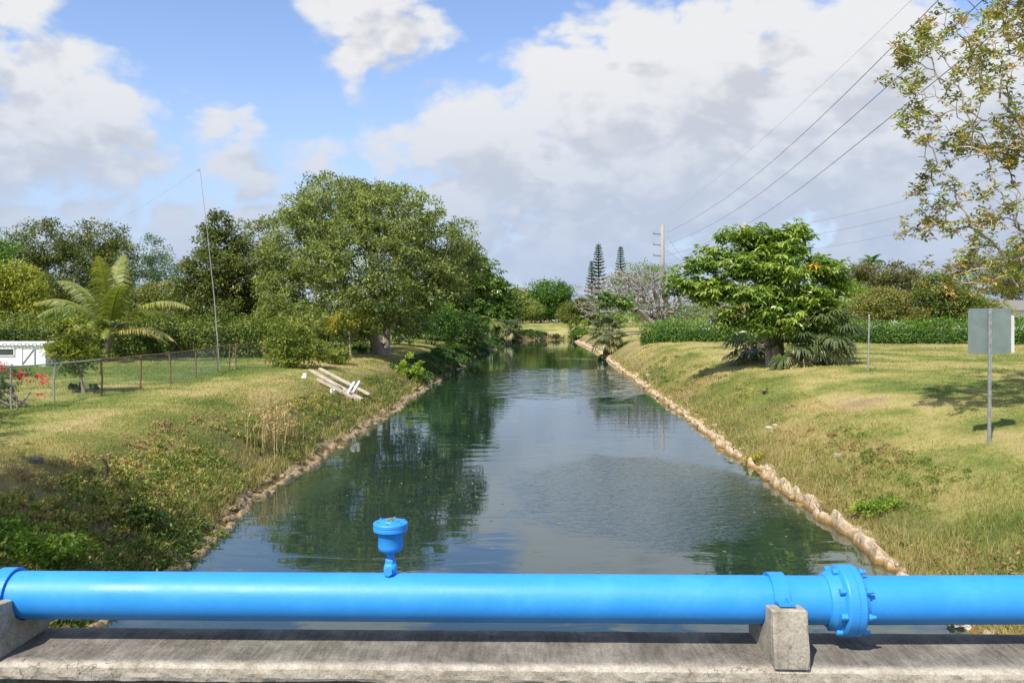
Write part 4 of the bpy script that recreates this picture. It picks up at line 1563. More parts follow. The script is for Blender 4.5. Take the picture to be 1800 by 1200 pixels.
def tree(name, label, base, lobes, n_tips, per, L, mat, bark='bark', cat='tree', fork=.35, root_r=.2, shell=.45, rc=.45, step=.6, r_tip=.012,
         group=None, stems=1, spread=.3, style='leaf', asp=.42, tint=None, arch=.1, droop=.1, twigs=True, up=.6, trunk_top=None, tvar=.2, bare=0.0):
    base = np.array(base, float)
    t = empty(name, base)
    tag(t, label, cat, group)
    tips, u = tips_in(lobes, n_tips, shell)
    cc = sum(l_[0] * l_[2] for l_ in lobes) / sum(l_[2] for l_ in lobes)
    zt = min(l_[0][2] - l_[1][2] for l_ in lobes)
    roots = []
    for k in range(stems):
        tt = np.array(trunk_top, float) if trunk_top is not None else np.array([base[0] * .6 + cc[0] * .4, base[1] * .6 + cc[1] * .4, base[2] + (cc[2] - base[2]) * fork * 2])
        if stems > 1:
            q_ = 2 * math.pi * k / stems + rng.uniform(0, 1)
            tt = tt + np.array([math.cos(q_), math.sin(q_), rng.uniform(-.2, .3)]) * spread * (1 + .3 * rng.normal())
            b0 = base + np.array([math.cos(q_), math.sin(q_), 0]) * root_r * .9
        else:
            b0 = base
        ts = np.linspace(0, 1, 7)[:, None]
        pl = b0 * (1 - ts) + tt * ts + np.sin(ts * math.pi) * rng.normal(0, .12, 3) * np.linalg.norm(tt - b0) * .5
        pl[0, 2] -= .2
        roots.append(pl)
    A, rad, ch = skeleton(roots, tips, step, r_tip, arch=arch)
    tr, fi = branch_parts(A, rad, ch, len(roots), 0, root_r)
    M_b = M[bark]
    obj('trunk', tr, M_b, t, base, True)
    if twigs and fi:
        o = obj('branches', fi, M_b, t, base)
        o['kind'] = 'stuff'
    if per > 0:
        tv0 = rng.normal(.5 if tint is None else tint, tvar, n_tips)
        k = np.repeat(np.arange(int(n_tips * bare), n_tips), per)
        if style == 'whorl':
            C_ = tips[k] + rng.normal(0, rc, (len(k), 3)) * (1, 1, .6)
            p_ = [whorls(C_, 8, L, asp, np.clip(tv0[k] + rng.normal(0, .12, len(k)), 0, .84) + (rng.uniform(0, 1, len(k)) < .004) * .5)]
        elif style == 'rosette':
            C_ = tips[k] + rng.normal(0, rc, (len(k), 3))
            p_ = [whorls(C_, 7, L, asp, np.clip(tv0[k] + rng.normal(0, .25, len(k)), 0, 1), -.5, .9)]
        else:
            C_ = tips[k] + unit(rng.normal(0, 1, (len(k), 3))) * (rng.uniform(0, 1, len(k)) ** .5 * rc * 1.5)[:, None] * (1, 1, .7)
            lsz = rng.uniform(.65, 1.3, len(k)) * L
            p_ = [leaves(C_, lsz, lsz * asp, np.clip(tv0[k] + rng.normal(0, .15, len(k)), 0, 1), up, droop, unit(C_ - tips[k] + u[k] * .1) * .8)]
        o = obj('crown', p_, M[mat], t, base)
        o['kind'] = 'stuff'
    return t


def hedge(name, label, pts, h, thick, L, mat, dens, tint=.5, cat='hedge', top_var=.25, seed=0):
    """leafy wall along a ground polyline"""
    pts = np.array(pts, float)
    seg = np.linalg.norm(np.diff(pts, axis=0), axis=1)
    cum = np.concatenate([[0], np.cumsum(seg)])
    n = int(dens * cum[-1] * (h + thick))
    u = rng.uniform(0, cum[-1], n)
    cx = np.interp(u, cum, pts[:, 0])
    cy = np.interp(u, cum, pts[:, 1])
    k = np.clip(np.searchsorted(cum, u) - 1, 0, len(seg) - 1)
    dr = np.diff(pts, axis=0)[k] / seg[k][:, None]
    nrm = np.stack([-dr[:, 1], dr[:, 0]], -1)
    hh = h * (1 - top_var / 2 + top_var * fnoise(u * .45, u * 0 + seed, 200 + seed, 3))
    bulge = thick * (.8 + .5 * fnoise(u * .9, u * 0 + seed + 5, 210 + seed, 3))
    an = rng.uniform(0, math.pi, n)
    side = rng.uniform(0, 1, n) < h / (h + thick * .8)
    hq = rng.uniform(0, 1, n) ** .85
    an = np.where(side, np.where(rng.uniform(0, 1, n) < .5, np.arcsin(hq ** (1 / .55)), math.pi - np.arcsin(hq ** (1 / .55))), an)
    rr = rng.uniform(.72, 1.04, n) + .16 * (fnoise(u * 1.4, an * 2.2, 220 + seed, 3) - .5)
    pw = .55
    ca, sa = np.cos(an), np.sin(an)
    off = np.sign(ca) * np.abs(ca) ** pw * bulge * rr
    zz = np.maximum(np.abs(sa), 0) ** pw * hh * rr * np.where(sa < 0, 0, 1) + .05
    x, y = cx + nrm[:, 0] * off, cy + nrm[:, 1] * off
    z = land(x, y) + zz
    lsz = rng.uniform(.7, 1.3, n) * L
    tv = tint + .5 * (fnoise(u * .8, zz * 1.5, 230 + seed, 3) - .5) + rng.normal(0, .18, n)
    C_ = np.stack([x, y, z], -1)
    outv = np.stack([nrm[:, 0] * ca, nrm[:, 1] * ca, np.abs(sa) * .8], -1)
    base = np.array([pts[0][0], pts[0][1], land1(*pts[0])])
    t = empty(name, base)
    tag(t, label, cat)
    o = obj('foliage', [leaves(C_, lsz, lsz * .5, tv, .5, .1, outv * .6)], M[mat], t, base)
    o['kind'] = 'stuff'
    # slimmer plain core: dark colour painted for the shade among inner twigs and leaves
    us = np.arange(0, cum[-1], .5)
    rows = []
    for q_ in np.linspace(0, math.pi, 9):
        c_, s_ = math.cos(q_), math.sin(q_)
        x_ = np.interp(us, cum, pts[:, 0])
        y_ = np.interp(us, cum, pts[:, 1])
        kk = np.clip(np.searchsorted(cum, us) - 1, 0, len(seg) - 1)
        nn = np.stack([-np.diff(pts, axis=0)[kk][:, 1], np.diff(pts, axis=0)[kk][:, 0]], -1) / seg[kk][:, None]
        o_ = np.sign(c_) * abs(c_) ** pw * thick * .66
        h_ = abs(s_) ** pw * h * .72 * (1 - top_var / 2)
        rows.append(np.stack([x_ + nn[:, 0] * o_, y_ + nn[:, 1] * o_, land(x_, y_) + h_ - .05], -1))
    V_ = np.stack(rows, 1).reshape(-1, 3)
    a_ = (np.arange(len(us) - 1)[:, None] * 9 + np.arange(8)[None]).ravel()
    o = obj('shade_core', [(V_, np.stack([a_, a_ + 1, a_ + 10, a_ + 9], -1), .15)], M['leaf_dark'], t, base)
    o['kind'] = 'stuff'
    return t


def bush(name, label, px, py, rx, ry, L, mat, n, tint=.5, cat='shrub', d=None, group=None):
    b_ = G(px, py) if d is None else np.array([P(px, py, d)[0], d, land1(P(px, py, d)[0], d)])
    s_ = b_[1] / F
    c = b_ + (0, 0, ry * s_ * .9)
    lb = [(c, np.array([rx, rx * .8, ry]) * s_, 1.0), (c + (rx * .4 * s_, 0, -ry * .3 * s_), np.array([rx, rx, ry]) * s_ * .65, .6), (c + (-rx * .4 * s_, .1, -ry * .25 * s_), np.array([rx, rx, ry]) * s_ * .65, .6)]
    return tree(name, label, b_, lb, max(24, n // 45), 45, L, mat, 'twig', cat, .2, .03, .3, rx * s_ * .16, rx * s_ * .3, .006, group, 3, rx * s_ * .3, tint=tint)


def gpt(px, d):
    x = (px - CX) / F * d
    return np.array([x, d, land1(x, d)])


# ---- big spreading tree on the left bank
b_ = G(668, 622)
dB = b_[1]
lob = lobes_px([(600, 390, 110, 75, 0, .9, 1.2), (690, 385, 95, 62, -1, .9, 1), (535, 435, 85, 80, -1, .9, 1.2), (500, 500, 60, 60, 0, .8, 1), (640, 460, 120, 80, -3, .8, 1.3), (760, 440, 90, 80, -1, .8, 1.1),
                (520, 520, 70, 60, -2, .8, .9), (600, 540, 80, 50, -4, .7, .8), (700, 530, 80, 55, -3, .8, .9), (800, 470, 55, 65, 0, .8, .9), (585, 345, 70, 40, 1, .9, .8),
                (660, 360, 70, 45, 1, .9, .8), (785, 500, 40, 40, 2, .8, .4), (545, 570, 65, 34, -3, .7, 1.1), (620, 572, 60, 30, -4, .6, 1.0), (490, 560, 50, 34, -2, .7, .9), (750, 490, 70, 50, -2, .8, .9), (660, 500, 90, 50, -4, .7, 1.0), (700, 565, 45, 26, -3, .7, .6)], dB)
tree('spreading_tree', 'largest rounded green tree, spreading over the left canal bank', b_, lob, 2300, 38, .215, 'leaf_big', 'bark_pale', stems=4, spread=.9, root_r=.30, fork=.22, rc=.34, step=.7, r_tip=.010, shell=.5, arch=.08, tint=.5, tvar=.22)

# ---- dense dark layered tree left of it
b_ = gpt(400, 54)
lob = lobes_px([(386, 402, 34, 28, 0, .9, 1), (385, 435, 50, 28, 0, .9, 1.1), (380, 470, 66, 28, -1, .9, 1.1), (375, 505, 76, 28, -1, .9, 1.1), (370, 540, 80, 26, -1.5, .9, 1.1), (440, 500, 60, 60, 0, .9, .9)], 54)
tree('broadleaf_tree', 'dark dense pyramid shaped tree left of the big spreading tree', b_, lob, 620, 44, .24, 'leaf_olive', 'bark_dark', root_r=.22, fork=.3, rc=.36, tint=.32, droop=.3, up=1.2, tvar=.25)
b_ = gpt(452, 57)
lob = lobes_px([(455, 420, 34, 40, 0, .9, 1), (470, 470, 45, 50, 0, .9, 1), (480, 540, 50, 45, -1, .9, 1)], 57)
tree('rusty_tree', 'tall olive and rust tinted tree squeezed against the big spreading tree', b_, lob, 200, 40, .22, 'leaf_rust', 'bark', root_r=.15, fork=.35, rc=.4, tint=.6)

# ---- far left trees
for (bx, d, L_, n, lb, lob, mt, ti) in (
        (60, 72, .26, 330, 'feathery grey green tree at the left edge, behind the coconut palm', [(70, 430, 60, 45, 0, .9, 1), (30, 470, 60, 50, 0, .9, 1), (110, 480, 60, 60, 0, .9, 1), (60, 520, 80, 45, -2, .9, 1)], 'leaf_olive', .35),
        (175, 76, .26, 300, 'feathery round topped tree directly above the coconut palm', [(175, 420, 48, 34, 0, .9, 1), (150, 450, 50, 40, 0, .9, 1), (205, 470, 50, 50, 0, .9, 1), (170, 510, 70, 50, -1, .9, 1)], 'leaf_olive', .4),
        (270, 92, .24, 190, 'thin bluish tree in the gap between palm and dark tree', [(270, 440, 30, 30, 0, .9, 1), (290, 475, 40, 30, 0, .9, 1), (250, 490, 40, 40, 0, .9, 1), (300, 520, 50, 40, 0, .9, 1)], 'leaf_blue', .6),
        (25, 50, .22, 150, 'yellowish green leafy tree at the left edge above the shed', [(25, 500, 45, 38, 0, .9, 1), (60, 525, 30, 28, -1, .9, .7), (0, 530, 40, 35, 0, .9, .7)], 'leaf_yellow', .55),
        (-40, 58, .24, 160, 'green tree cut by the left edge of the photo', [(-40, 480, 70, 80, 0, .9, 1)], 'leaf_mid', .5),
        (300, 62, .25, 150, 'olive green shrubby tree behind the left hedge', [(290, 525, 45, 35, 0, .9, 1), (245, 535, 45, 28, 0, .9, 1)], 'leaf_olive', .6)):
    tree('broadleaf_tree', lb, gpt(bx, d), lobes_px(lob, d), int(n * 1.5), 44, L_, mt, 'bark', root_r=.15, fork=.3, rc=.5, tint=ti, group='trees behind the left yard')

# ---- hedges
hp = [gpt(px, d)[:2] for px, d in ((-120, 44), (60, 45), (200, 45.5), (350, 46), (470, 46.5), (520, 46.5))]
hedge('hedge', 'tall clipped green hedge behind the left yard fence', hp, 2.4, 1.0, .15, 'leaf_hedge', 380, .42, seed=1, top_var=.14)
hp = [gpt(px, d)[:2] for px, d in ((1135, 66), (1200, 63), (1320, 60), (1500, 57), (1650, 55), (1800, 54), (1960, 53))]
hedge('hedge', 'low leafy green hedge along the far side of the right lawn', hp, 1.6, .95, .16, 'leaf_mid', 340, .62, seed=2, top_var=.3)
bush('shrub', 'large rounded shrub at the fence corner, right end of the left hedge', 520, 645, 58, 48, .15, 'leaf_hedge', 6500, .5)
bush('shrub', 'loose shrub at the foot of the big tree next to the hedge end', 588, 640, 36, 18, .13, 'leaf_hedge', 1900, .5)
bush('shrub', 'pale yellow green bush hanging over the left bank', 722, 668, 26, 26, .15, 'leaf_lime', 1900, .75)
bush('shrub', 'smaller light green bush on the bank crest before the umbrella tree', 792, 618, 18, 14, .13, 'leaf_lime', 900, .7)
bush('shrub', 'dark bush on the shaded slope below the umbrella tree', 770, 630, 14, 12, .13, 'leaf_mid', 600, .3)
bush('shrub', 'low green bush beside the big trunk', 640, 622, 20, 10, .12, 'leaf_mid', 600, .5)
bush('shrub', 'leafy weed clump on the left bank close to the bridge', 60, 978, 90, 22, .10, 'leaf_lime', 2200, .4)
bush('shrub', 'weed clump overhanging the water on the left bank', 250, 930, 44, 24, .085, 'weed', 1500, .5)
bush('shrub', 'yellow flowering weed patch low on the right slope', 1325, 815, 16, 8, .06, 'leaf_yellow', 400, .9)
bush('shrub', 'bushy green weed on the right slope near the bridge', 1540, 905, 42, 16, .06, 'leaf_lime', 1600, .6)

# ---- dark undergrowth behind the trunks
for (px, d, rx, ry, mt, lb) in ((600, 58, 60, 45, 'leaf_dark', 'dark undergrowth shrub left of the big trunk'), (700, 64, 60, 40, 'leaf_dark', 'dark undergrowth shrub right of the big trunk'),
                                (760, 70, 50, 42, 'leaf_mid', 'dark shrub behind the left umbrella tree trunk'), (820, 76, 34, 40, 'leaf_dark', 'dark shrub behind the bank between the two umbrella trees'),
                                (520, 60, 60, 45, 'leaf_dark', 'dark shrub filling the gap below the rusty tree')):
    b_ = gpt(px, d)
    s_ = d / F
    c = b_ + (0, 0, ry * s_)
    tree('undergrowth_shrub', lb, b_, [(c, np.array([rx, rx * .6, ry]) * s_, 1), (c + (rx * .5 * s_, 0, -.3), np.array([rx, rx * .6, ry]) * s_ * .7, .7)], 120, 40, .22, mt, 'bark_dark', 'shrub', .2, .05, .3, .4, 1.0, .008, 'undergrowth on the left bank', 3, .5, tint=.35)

# ---- umbrella trees
b_ = G(1366, 640)
dU = b_[1]
lob = lobes_px([(1292, 412, 20, 22, 0, .8, .8), (1345, 425, 40, 26, .3, .8, 1), (1390, 425, 34, 30, 0, .8, 1), (1250, 455, 38, 20, 0, .8, 1), (1195, 495, 32, 16, 0, .8, .9), (1315, 465, 40, 22, -.6, .8, 1), (1375, 475, 44, 26, -.8, .8, 1),
                (1445, 470, 30, 20, 0, .8, 1), (1462, 505, 28, 24, .2, .8, 1), (1250, 510, 40, 18, -.3, .8, .9), (1330, 520, 44, 24, -1.0, .8, 1), (1410, 525, 46, 26, -.9, .8, 1), (1370, 560, 50, 22, -1.4, .6, .8), (1440, 565, 30, 22, -.8, .8, .7), (1290, 555, 30, 16, -.5, .8, .5)], dU)
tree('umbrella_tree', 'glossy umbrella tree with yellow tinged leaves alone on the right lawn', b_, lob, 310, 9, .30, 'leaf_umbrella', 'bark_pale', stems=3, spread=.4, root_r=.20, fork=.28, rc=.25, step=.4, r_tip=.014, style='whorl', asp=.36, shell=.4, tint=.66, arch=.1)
b_ = G(790, 597)
lob = lobes_px([(800, 470, 50, 36, 0, .8, 1), (770, 520, 60, 40, -1, .8, 1), (825, 510, 45, 40, 0, .8, 1), (750, 555, 45, 30, -1, .8, .8), (820, 555, 40, 30, -1, .8, .8), (840, 480, 30, 32, 0, .8, .9), (780, 560, 50, 34, -2, .8, .9)], b_[1])
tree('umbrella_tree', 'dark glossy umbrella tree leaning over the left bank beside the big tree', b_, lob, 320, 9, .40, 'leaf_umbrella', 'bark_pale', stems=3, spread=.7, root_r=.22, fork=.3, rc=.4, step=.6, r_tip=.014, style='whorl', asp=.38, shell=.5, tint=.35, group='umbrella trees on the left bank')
b_ = G(884, 594)
lob = lobes_px([(868, 510, 30, 24, 0, .8, 1), (882, 540, 30, 28, 0, .8, 1), (850, 540, 32, 40, 0, .8, 1), (885, 570, 26, 22, 0, .8, .8), (862, 500, 28, 26, 0, .8, 1), (842, 575, 26, 22, 0, .8, .8)], b_[1])
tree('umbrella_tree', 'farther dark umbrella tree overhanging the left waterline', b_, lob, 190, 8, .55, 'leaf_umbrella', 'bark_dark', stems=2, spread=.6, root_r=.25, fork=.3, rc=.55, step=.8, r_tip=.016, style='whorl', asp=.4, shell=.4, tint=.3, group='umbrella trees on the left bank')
b_ = gpt(1078, 84)
lob = lobes_px([(1067, 525, 13, 14, 0, .8, 1), (1098, 530, 11, 12, 0, .8, .8), (1075, 556, 18, 10, 0, .8, .5), (1030, 545, 12, 6, 0, .8, .15)], 84)
tree('umbrella_tree', 'small umbrella tree behind the fan palm at the right waterline', b_, lob, 44, 6, .36, 'leaf_umbrella', 'bark_pale', stems=2, spread=.6, root_r=.12, fork=.3, rc=.42, step=.8, r_tip=.014, style='whorl', asp=.4, shell=.4, tint=.4)

# ---- small lime tree in front of the big one
b_ = G(617, 629)
lob = lobes_px([(610, 560, 42, 16, 0, .8, 1), (640, 555, 22, 16, 0, .8, .7), (590, 570, 24, 14, 0, .8, .6)], b_[1])
tree('sapling', 'slender yellow green sapling with pale trunk before the big tree', b_, lob, 85, 26, .2, 'leaf_yellow', 'bark_pale', root_r=.06, fork=.4, rc=.28, step=.4, r_tip=.008, tint=.75, asp=.3)

# ---- loquat-like sapling and small plants inside the fence
b_ = G(149, 690)
lob = lobes_px([(130, 590, 38, 24, 0, .8, 1), (110, 620, 32, 18, 0, .8, .9), (150, 620, 30, 22, 0, .8, .8), (165, 650, 12, 16, 0, .8, .25), (120, 650, 16, 14, 0, .8, .4)], b_[1])
tree('sapling', 'young long leaved sapling with bare lower stem inside the fence', b_, lob, 50, 6, .20, 'leaf_hedge', 'twig', root_r=.035, fork=.4, rc=.12, step=.25, r_tip=.005, style='rosette', asp=.3, tint=.6, stems=2, spread=.15)
bush('small_plant', 'small dark leafy plant under the sapling, the one nearer the shed', 133, 690, 12, 10, .10, 'leaf_dark', 300, .4)
bush('small_plant', 'small dark leafy plant under the sapling, the one nearer the palm', 163, 691, 9, 10, .10, 'leaf_dark', 240, .4)

# ---- bougainvillea
b_ = G(30, 716)
lob = lobes_px([(5, 670, 30, 30, 0, .8, 1), (-20, 690, 40, 30, 0, .8, 1), (40, 655, 30, 10, 0, .8, .5), (75, 668, 14, 5, 0, .8, .2), (0, 705, 20, 14, 0, .8, .6)], b_[1])
bg = tree('bougainvillea', 'bougainvillea with crimson blossoms at the left edge by the fence', b_, lob, 150, 20, .065, 'leaf_dark', 'bark_pale', 'shrub', root_r=.03, fork=.25, rc=.07, step=.2, r_tip=.004, tint=.5, stems=4, spread=.3, shell=.2)
cl = []
for (px, py, n) in ((28, 656, 60), (38, 659, 50), (72, 662, 46), (78, 672, 40), (5, 648, 40), (52, 668, 16), (72, 695, 16), (2, 640, 30), (34, 664, 40)):
    c = P(px, py, b_[1])
    cl.append(c + rng.normal(0, .055, (n, 3)) * (1.4, 1, .6))
cl = np.concatenate(cl)
obj('blossoms', [leaves(cl, .055, .045, rng.uniform(0, 1, len(cl)), .6)], M['blossom'], bg, b_)['kind'] = 'stuff'
q_ = [G(52, 716) + (0, 0, .03), P(38, 706, b_[1]), P(22, 695, b_[1]), P(8, 688, b_[1])]
obj('branch', tube(q_, [.025, .03, .03, .02], 7), M['bark_pale'], bg, b_, True)

# ---- bare tree on the right
b_ = gpt(1165, 92)
lob = lobes_px([(1120, 508, 85, 42, 0, .8, 1.2), (1055, 528, 52, 44, 0, .8, 1.1), (1170, 518, 60, 45, 0, .8, 1), (1130, 490, 70, 28, 0, .8, 1), (1218, 530, 36, 32, 0, .8, .6)], 92)
tree('bare_tree', 'broad leafless grey tree spreading behind the right bank palm', b_, lob, 1900, 0, .1, 'leaf_mid', 'bark_grey', stems=4, spread=1.1, root_r=.28, fork=.18, step=.8, r_tip=.030, shell=.3, arch=.16)

# ---- right foreground tree, trunk beyond the frame
dR = 18.5
b_ = gpt(1990, dR)
lob = lobes_px([(1600, 110, 55, 75, 0, 1, 1), (1640, 60, 60, 50, .6, 1, .8), (1610, 200, 45, 60, -.4, 1, .7), (1700, 130, 80, 110, 0, 1, .8), (1680, 250, 70, 60, .5, 1, .8), (1780, 260, 80, 90, 0, 1, 1),
                (1640, 320, 60, 45, 0, 1, .6), (1720, 380, 95, 60, 0, 1, 1.1), (1640, 400, 60, 34, .4, 1, .6), (1800, 60, 110, 110, .5, 1, .8), (1700, 470, 90, 45, 0, 1, .9), (1790, 470, 70, 55, 0, 1, .9),
                (1930, 200, 140, 200, 0, 1, 1.2), (2060, 60, 200, 200, 0, .9, 1.2), (1900, -80, 250, 120, 1, .8, 1.2)], dR)
tree('almond_tree', 'sparse tree with olive and brown leaves reaching in from the right edge', b_, lob, 1700, 5, .13, 'leaf_almond', 'twig_pale', bare=.42, root_r=.24, fork=.2, rc=.085, step=.3, r_tip=.0065, style='rosette', asp=.40, tint=.62, shell=.1, arch=.12, tvar=.26, trunk_top=b_ + (-.3, 0, 3.2))

# ---- tree left of the frame, it throws the shade on the near left bank
b_ = np.array([-12.6, 8.0, land1(-12.6, 8.0)])
lob = [(np.array([-9.9, 9.2, 6.4]), np.array([1.9, 2.0, 1.3]), 1), (np.array([-11.8, 8.0, 7.4]), np.array([2.4, 2.6, 1.7]), 1), (np.array([-9.0, 7.6, 6.0]), np.array([1.7, 1.6, 1.1]), .8),
       (np.array([-13.5, 11.5, 6.8]), np.array([1.6, 2.0, 1.3]), .8), (np.array([-14.6, 15.6, 6.2]), np.array([1.3, 1.5, 1.0]), .7)]
tree('shade_tree', 'leafy tree just outside the left edge shading the near bank', b_, lob, 300, 34, .2, 'leaf_mid', 'bark', root_r=.2, fork=.35, rc=.4)

# ---- right background trees
for (nm, bx, d, L_, n, per, lb, lob, mt, bk, ti) in (
        ('broadleaf_tree', 1550, 96, .28, 420, 50, 'flat topped olive brown tree beneath the distant royal palm', [(1550, 480, 65, 20, 0, .9, 1), (1520, 505, 55, 18, 0, .9, 1), (1590, 500, 50, 24, 0, .9, 1), (1560, 520, 60, 14, 0, .9, .8)], 'leaf_acacia', 'bark_dark', .5),
        ('broadleaf_tree', 1560, 72, .22, 320, 50, 'yellow green bushy tree behind the right hedge near the white house', [(1555, 535, 50, 28, 0, .9, 1), (1520, 545, 35, 24, 0, .9, .8), (1600, 550, 35, 20, 0, .9, .7)], 'leaf_olive', 'bark', .8),
        ('broadleaf_tree', 1660, 70, .24, 400, 50, 'rust tinged tree behind the right hedge next to the sign', [(1650, 520, 40, 44, 0, .9, 1), (1690, 540, 50, 32, 0, .9, 1), (1735, 552, 40, 24, 0, .9, .8), (1615, 555, 30, 20, 0, .9, .6)], 'leaf_rust', 'bark', .55),
        ('broadleaf_tree', 1780, 84, .24, 420, 50, 'large olive tree seen through the sparse right branches', [(1770, 470, 70, 50, 0, .9, 1), (1830, 480, 70, 70, 0, .9, 1), (1730, 510, 50, 50, 0, .9, 1)], 'leaf_olive', 'bark', .5),
        ('broadleaf_tree', 1500, 84, .24, 150, 40, 'light green feathery tree right of the umbrella tree', [(1500, 520, 30, 24, 0, .9, 1), (1490, 550, 36, 24, 0, .9, 1)], 'leaf_lime', 'bark', .4),
        ('scrub_tree', 1270, 100, .22, 150, 26, 'thin brownish scrub tree behind the parked car', [(1250, 545, 40, 30, 0, .9, 1), (1310, 545, 40, 28, 0, .9, 1)], 'leaf_rust', 'bark_pale', .7),
        ('scrub_tree', 1420, 100, .24, 150, 30, 'olive scrub tree behind the right umbrella tree', [(1400, 550, 50, 30, 0, .9, 1), (1460, 550, 50, 28, 0, .9, 1)], 'leaf_olive', 'bark_pale', .6),
        ('broadleaf_tree', 1130, 125, .28, 170, 40, 'light green tree rising behind the bare tree', [(1130, 480, 40, 20, 0, .9, 1), (1165, 490, 40, 24, 0, .9, 1), (1100, 505, 40, 24, 0, .9, 1)], 'leaf_lime', 'bark', .35),
        ('broadleaf_tree', 1200, 135, .28, 150, 40, 'green tree low behind the bare tree and utility pole', [(1210, 545, 60, 24, 0, .9, 1), (1120, 550, 60, 22, 0, .9, 1)], 'leaf_mid', 'bark', .5),
        ('broadleaf_tree', 950, 168, .42, 620, 50, 'broad round green tree at the far end of the canal', [(965, 518, 46, 26, 0, .9, 1), (940, 538, 50, 26, 0, .9, 1), (985, 543, 36, 26, 0, .9, 1)], 'leaf_mid', 'bark', .4),
        ('broadleaf_tree', 905, 155, .40, 380, 50, 'lighter green tree left at the far end of the canal', [(905, 530, 26, 24, 0, .9, 1), (920, 545, 34, 18, 0, .9, 1), (890, 545, 24, 24, 0, .9, .8)], 'leaf_big', 'bark', .6),
        ('broadleaf_tree', 1010, 150, .36, 260, 50, 'shadowy green tree right at the far end of the canal', [(1005, 550, 24, 18, 0, .9, 1), (1030, 545, 26, 24, 0, .9, 1)], 'leaf_olive', 'bark', .4)):
    tree(nm, lb, gpt(bx, d), lobes_px(lob, d), n, per, L_, mt, bk, root_r=.17, fork=.3, rc=.5 * max(1, d / 90), tint=ti, group='trees beyond the lawns', step=1.0, r_tip=.014)
bush('shrub', 'straggly green shrub leaning over the right waterline beyond the palm', 1018, 596, 20, 22, .3, 'leaf_lime', 1300, .4)
bush('shrub', 'small dark bush in the water edge left of the fan palm', 1057, 636, 7, 9, .18, 'leaf_dark', 260, .4)

# ---- dark growth on the far bank
x = rng.uniform(-6, 16, 9000)
y = rng.uniform(118, 136, 9000)
z = land(x, y)
keep = (z > .1) & (z < 1.15) & (fnoise(x * .5, y * .5, 141, 2) > .35)
x, y, z = x[keep][:420], y[keep][:420], z[keep][:420]
k = np.repeat(np.arange(len(x)), 30)
u = unit(rng.normal(0, 1, (len(k), 3))) * (1, 1, .8)
o = obj('far_bank_weeds', [leaves(np.stack([x, y, z], -1)[k] + u * .45 + (0, 0, .1), .32, .16, rng.normal(.4, .2, len(k)), .5)], M['leaf_dark'])
tag(o, 'dark weeds on the bank closing the far end of the canal', 'weeds', kind='stuff')

# ---- distant wood closing the horizon
n = 14000
x = rng.uniform(-330, 330, n)
y = rng.uniform(230, 262, n)
hh = 2.5 + 6.5 * fnoise(x * .035, x * 0, 301, 4)
z = 1.8 + hh * rng.uniform(0, 1, n) ** .6
o = obj('far_treeline', [leaves(np.stack([x, y, z], -1), rng.uniform(1.0, 2.0, n), rng.uniform(.8, 1.4, n), np.clip(fnoise(x * .12, z * .3, 303, 3) + rng.normal(0, .12, n), 0, 1), .6)], M['leaf_mid'])
tag(o, 'distant strip of green woodland along the horizon', 'woodland', kind='stuff')


# ------------------------------------------------------------------ norfolk pines
def norfolk(px, ptop, d, label, wpx):
    top = P(px, ptop, d)
    z0 = land1(top[0], d)
    t = empty('norfolk_pine', (top[0], d, z0))
    tag(t, label, 'pine tree', 'norfolk pines beyond the bare tree')
    H = top[2] - z0
    obj('trunk', tube([(0, 0, 0), (.05, 0, H * .5), (0, 0, H)], [.3, .2, .04], 7), M['bark_dark']).parent = t
    wmax = wpx * d / F
    vp = []
    z = H * .3
    while z < H - .3:
        f_ = (H - z) / (H * .7)
        L = wmax * (.12 + .88 * f_ ** .8) * rng.uniform(.85, 1.1)
        nb = 7
        a0 = rng.uniform(0, 6)
        for k in range(nb):
            an = a0 + k * 2 * math.pi / nb + rng.normal(0, .1)
            dr = np.array([math.cos(an), math.sin(an), 0])
            q_ = np.linspace(0, 1, 6)[:, None]
            pth = np.array([0, 0, z]) + dr * L * q_ + np.array([0, 0, 1.0]) * (L * .28 * q_ ** 1.6 - .05 * L * q_)
            v_ = rng.uniform(.2, .8)
            for (V_, F_) in tube(pth, np.array([.07, .12, .15, .14, .11, .05]) * (1.0 if L > 1 else .6), 5):
                vp.append((V_, F_, v_))
            sd = np.array([-dr[1], dr[0], 0])
            for m_ in range(1, 6):
                for sg in (-1, 1):
                    c = pth[min(m_, 5)]
                    e_ = c + dr * L * .16 + sd * sg * L * .24 * (1.15 - m_ / 6) + (0, 0, .12)
                    for (V_, F_) in tube([c, (c + e_) / 2, e_], [.09, .11, .04], 4):
                        vp.append((V_, F_, v_))
        z += max(.35, .07 * (H - z) + .28)
    o = obj('crown', vp, M['leaf_pine'])
    o['kind'] = 'stuff'
    o.parent = t


norfolk(1052, 427, 170, 'tallest narrow norfolk pine above the right bank', 19)
norfolk(1091, 431, 180, 'norfolk pine of the tall pair standing nearer the utility pole', 16)
norfolk(1040, 458, 165, 'shorter norfolk pine tucked left of the tallest one', 14)


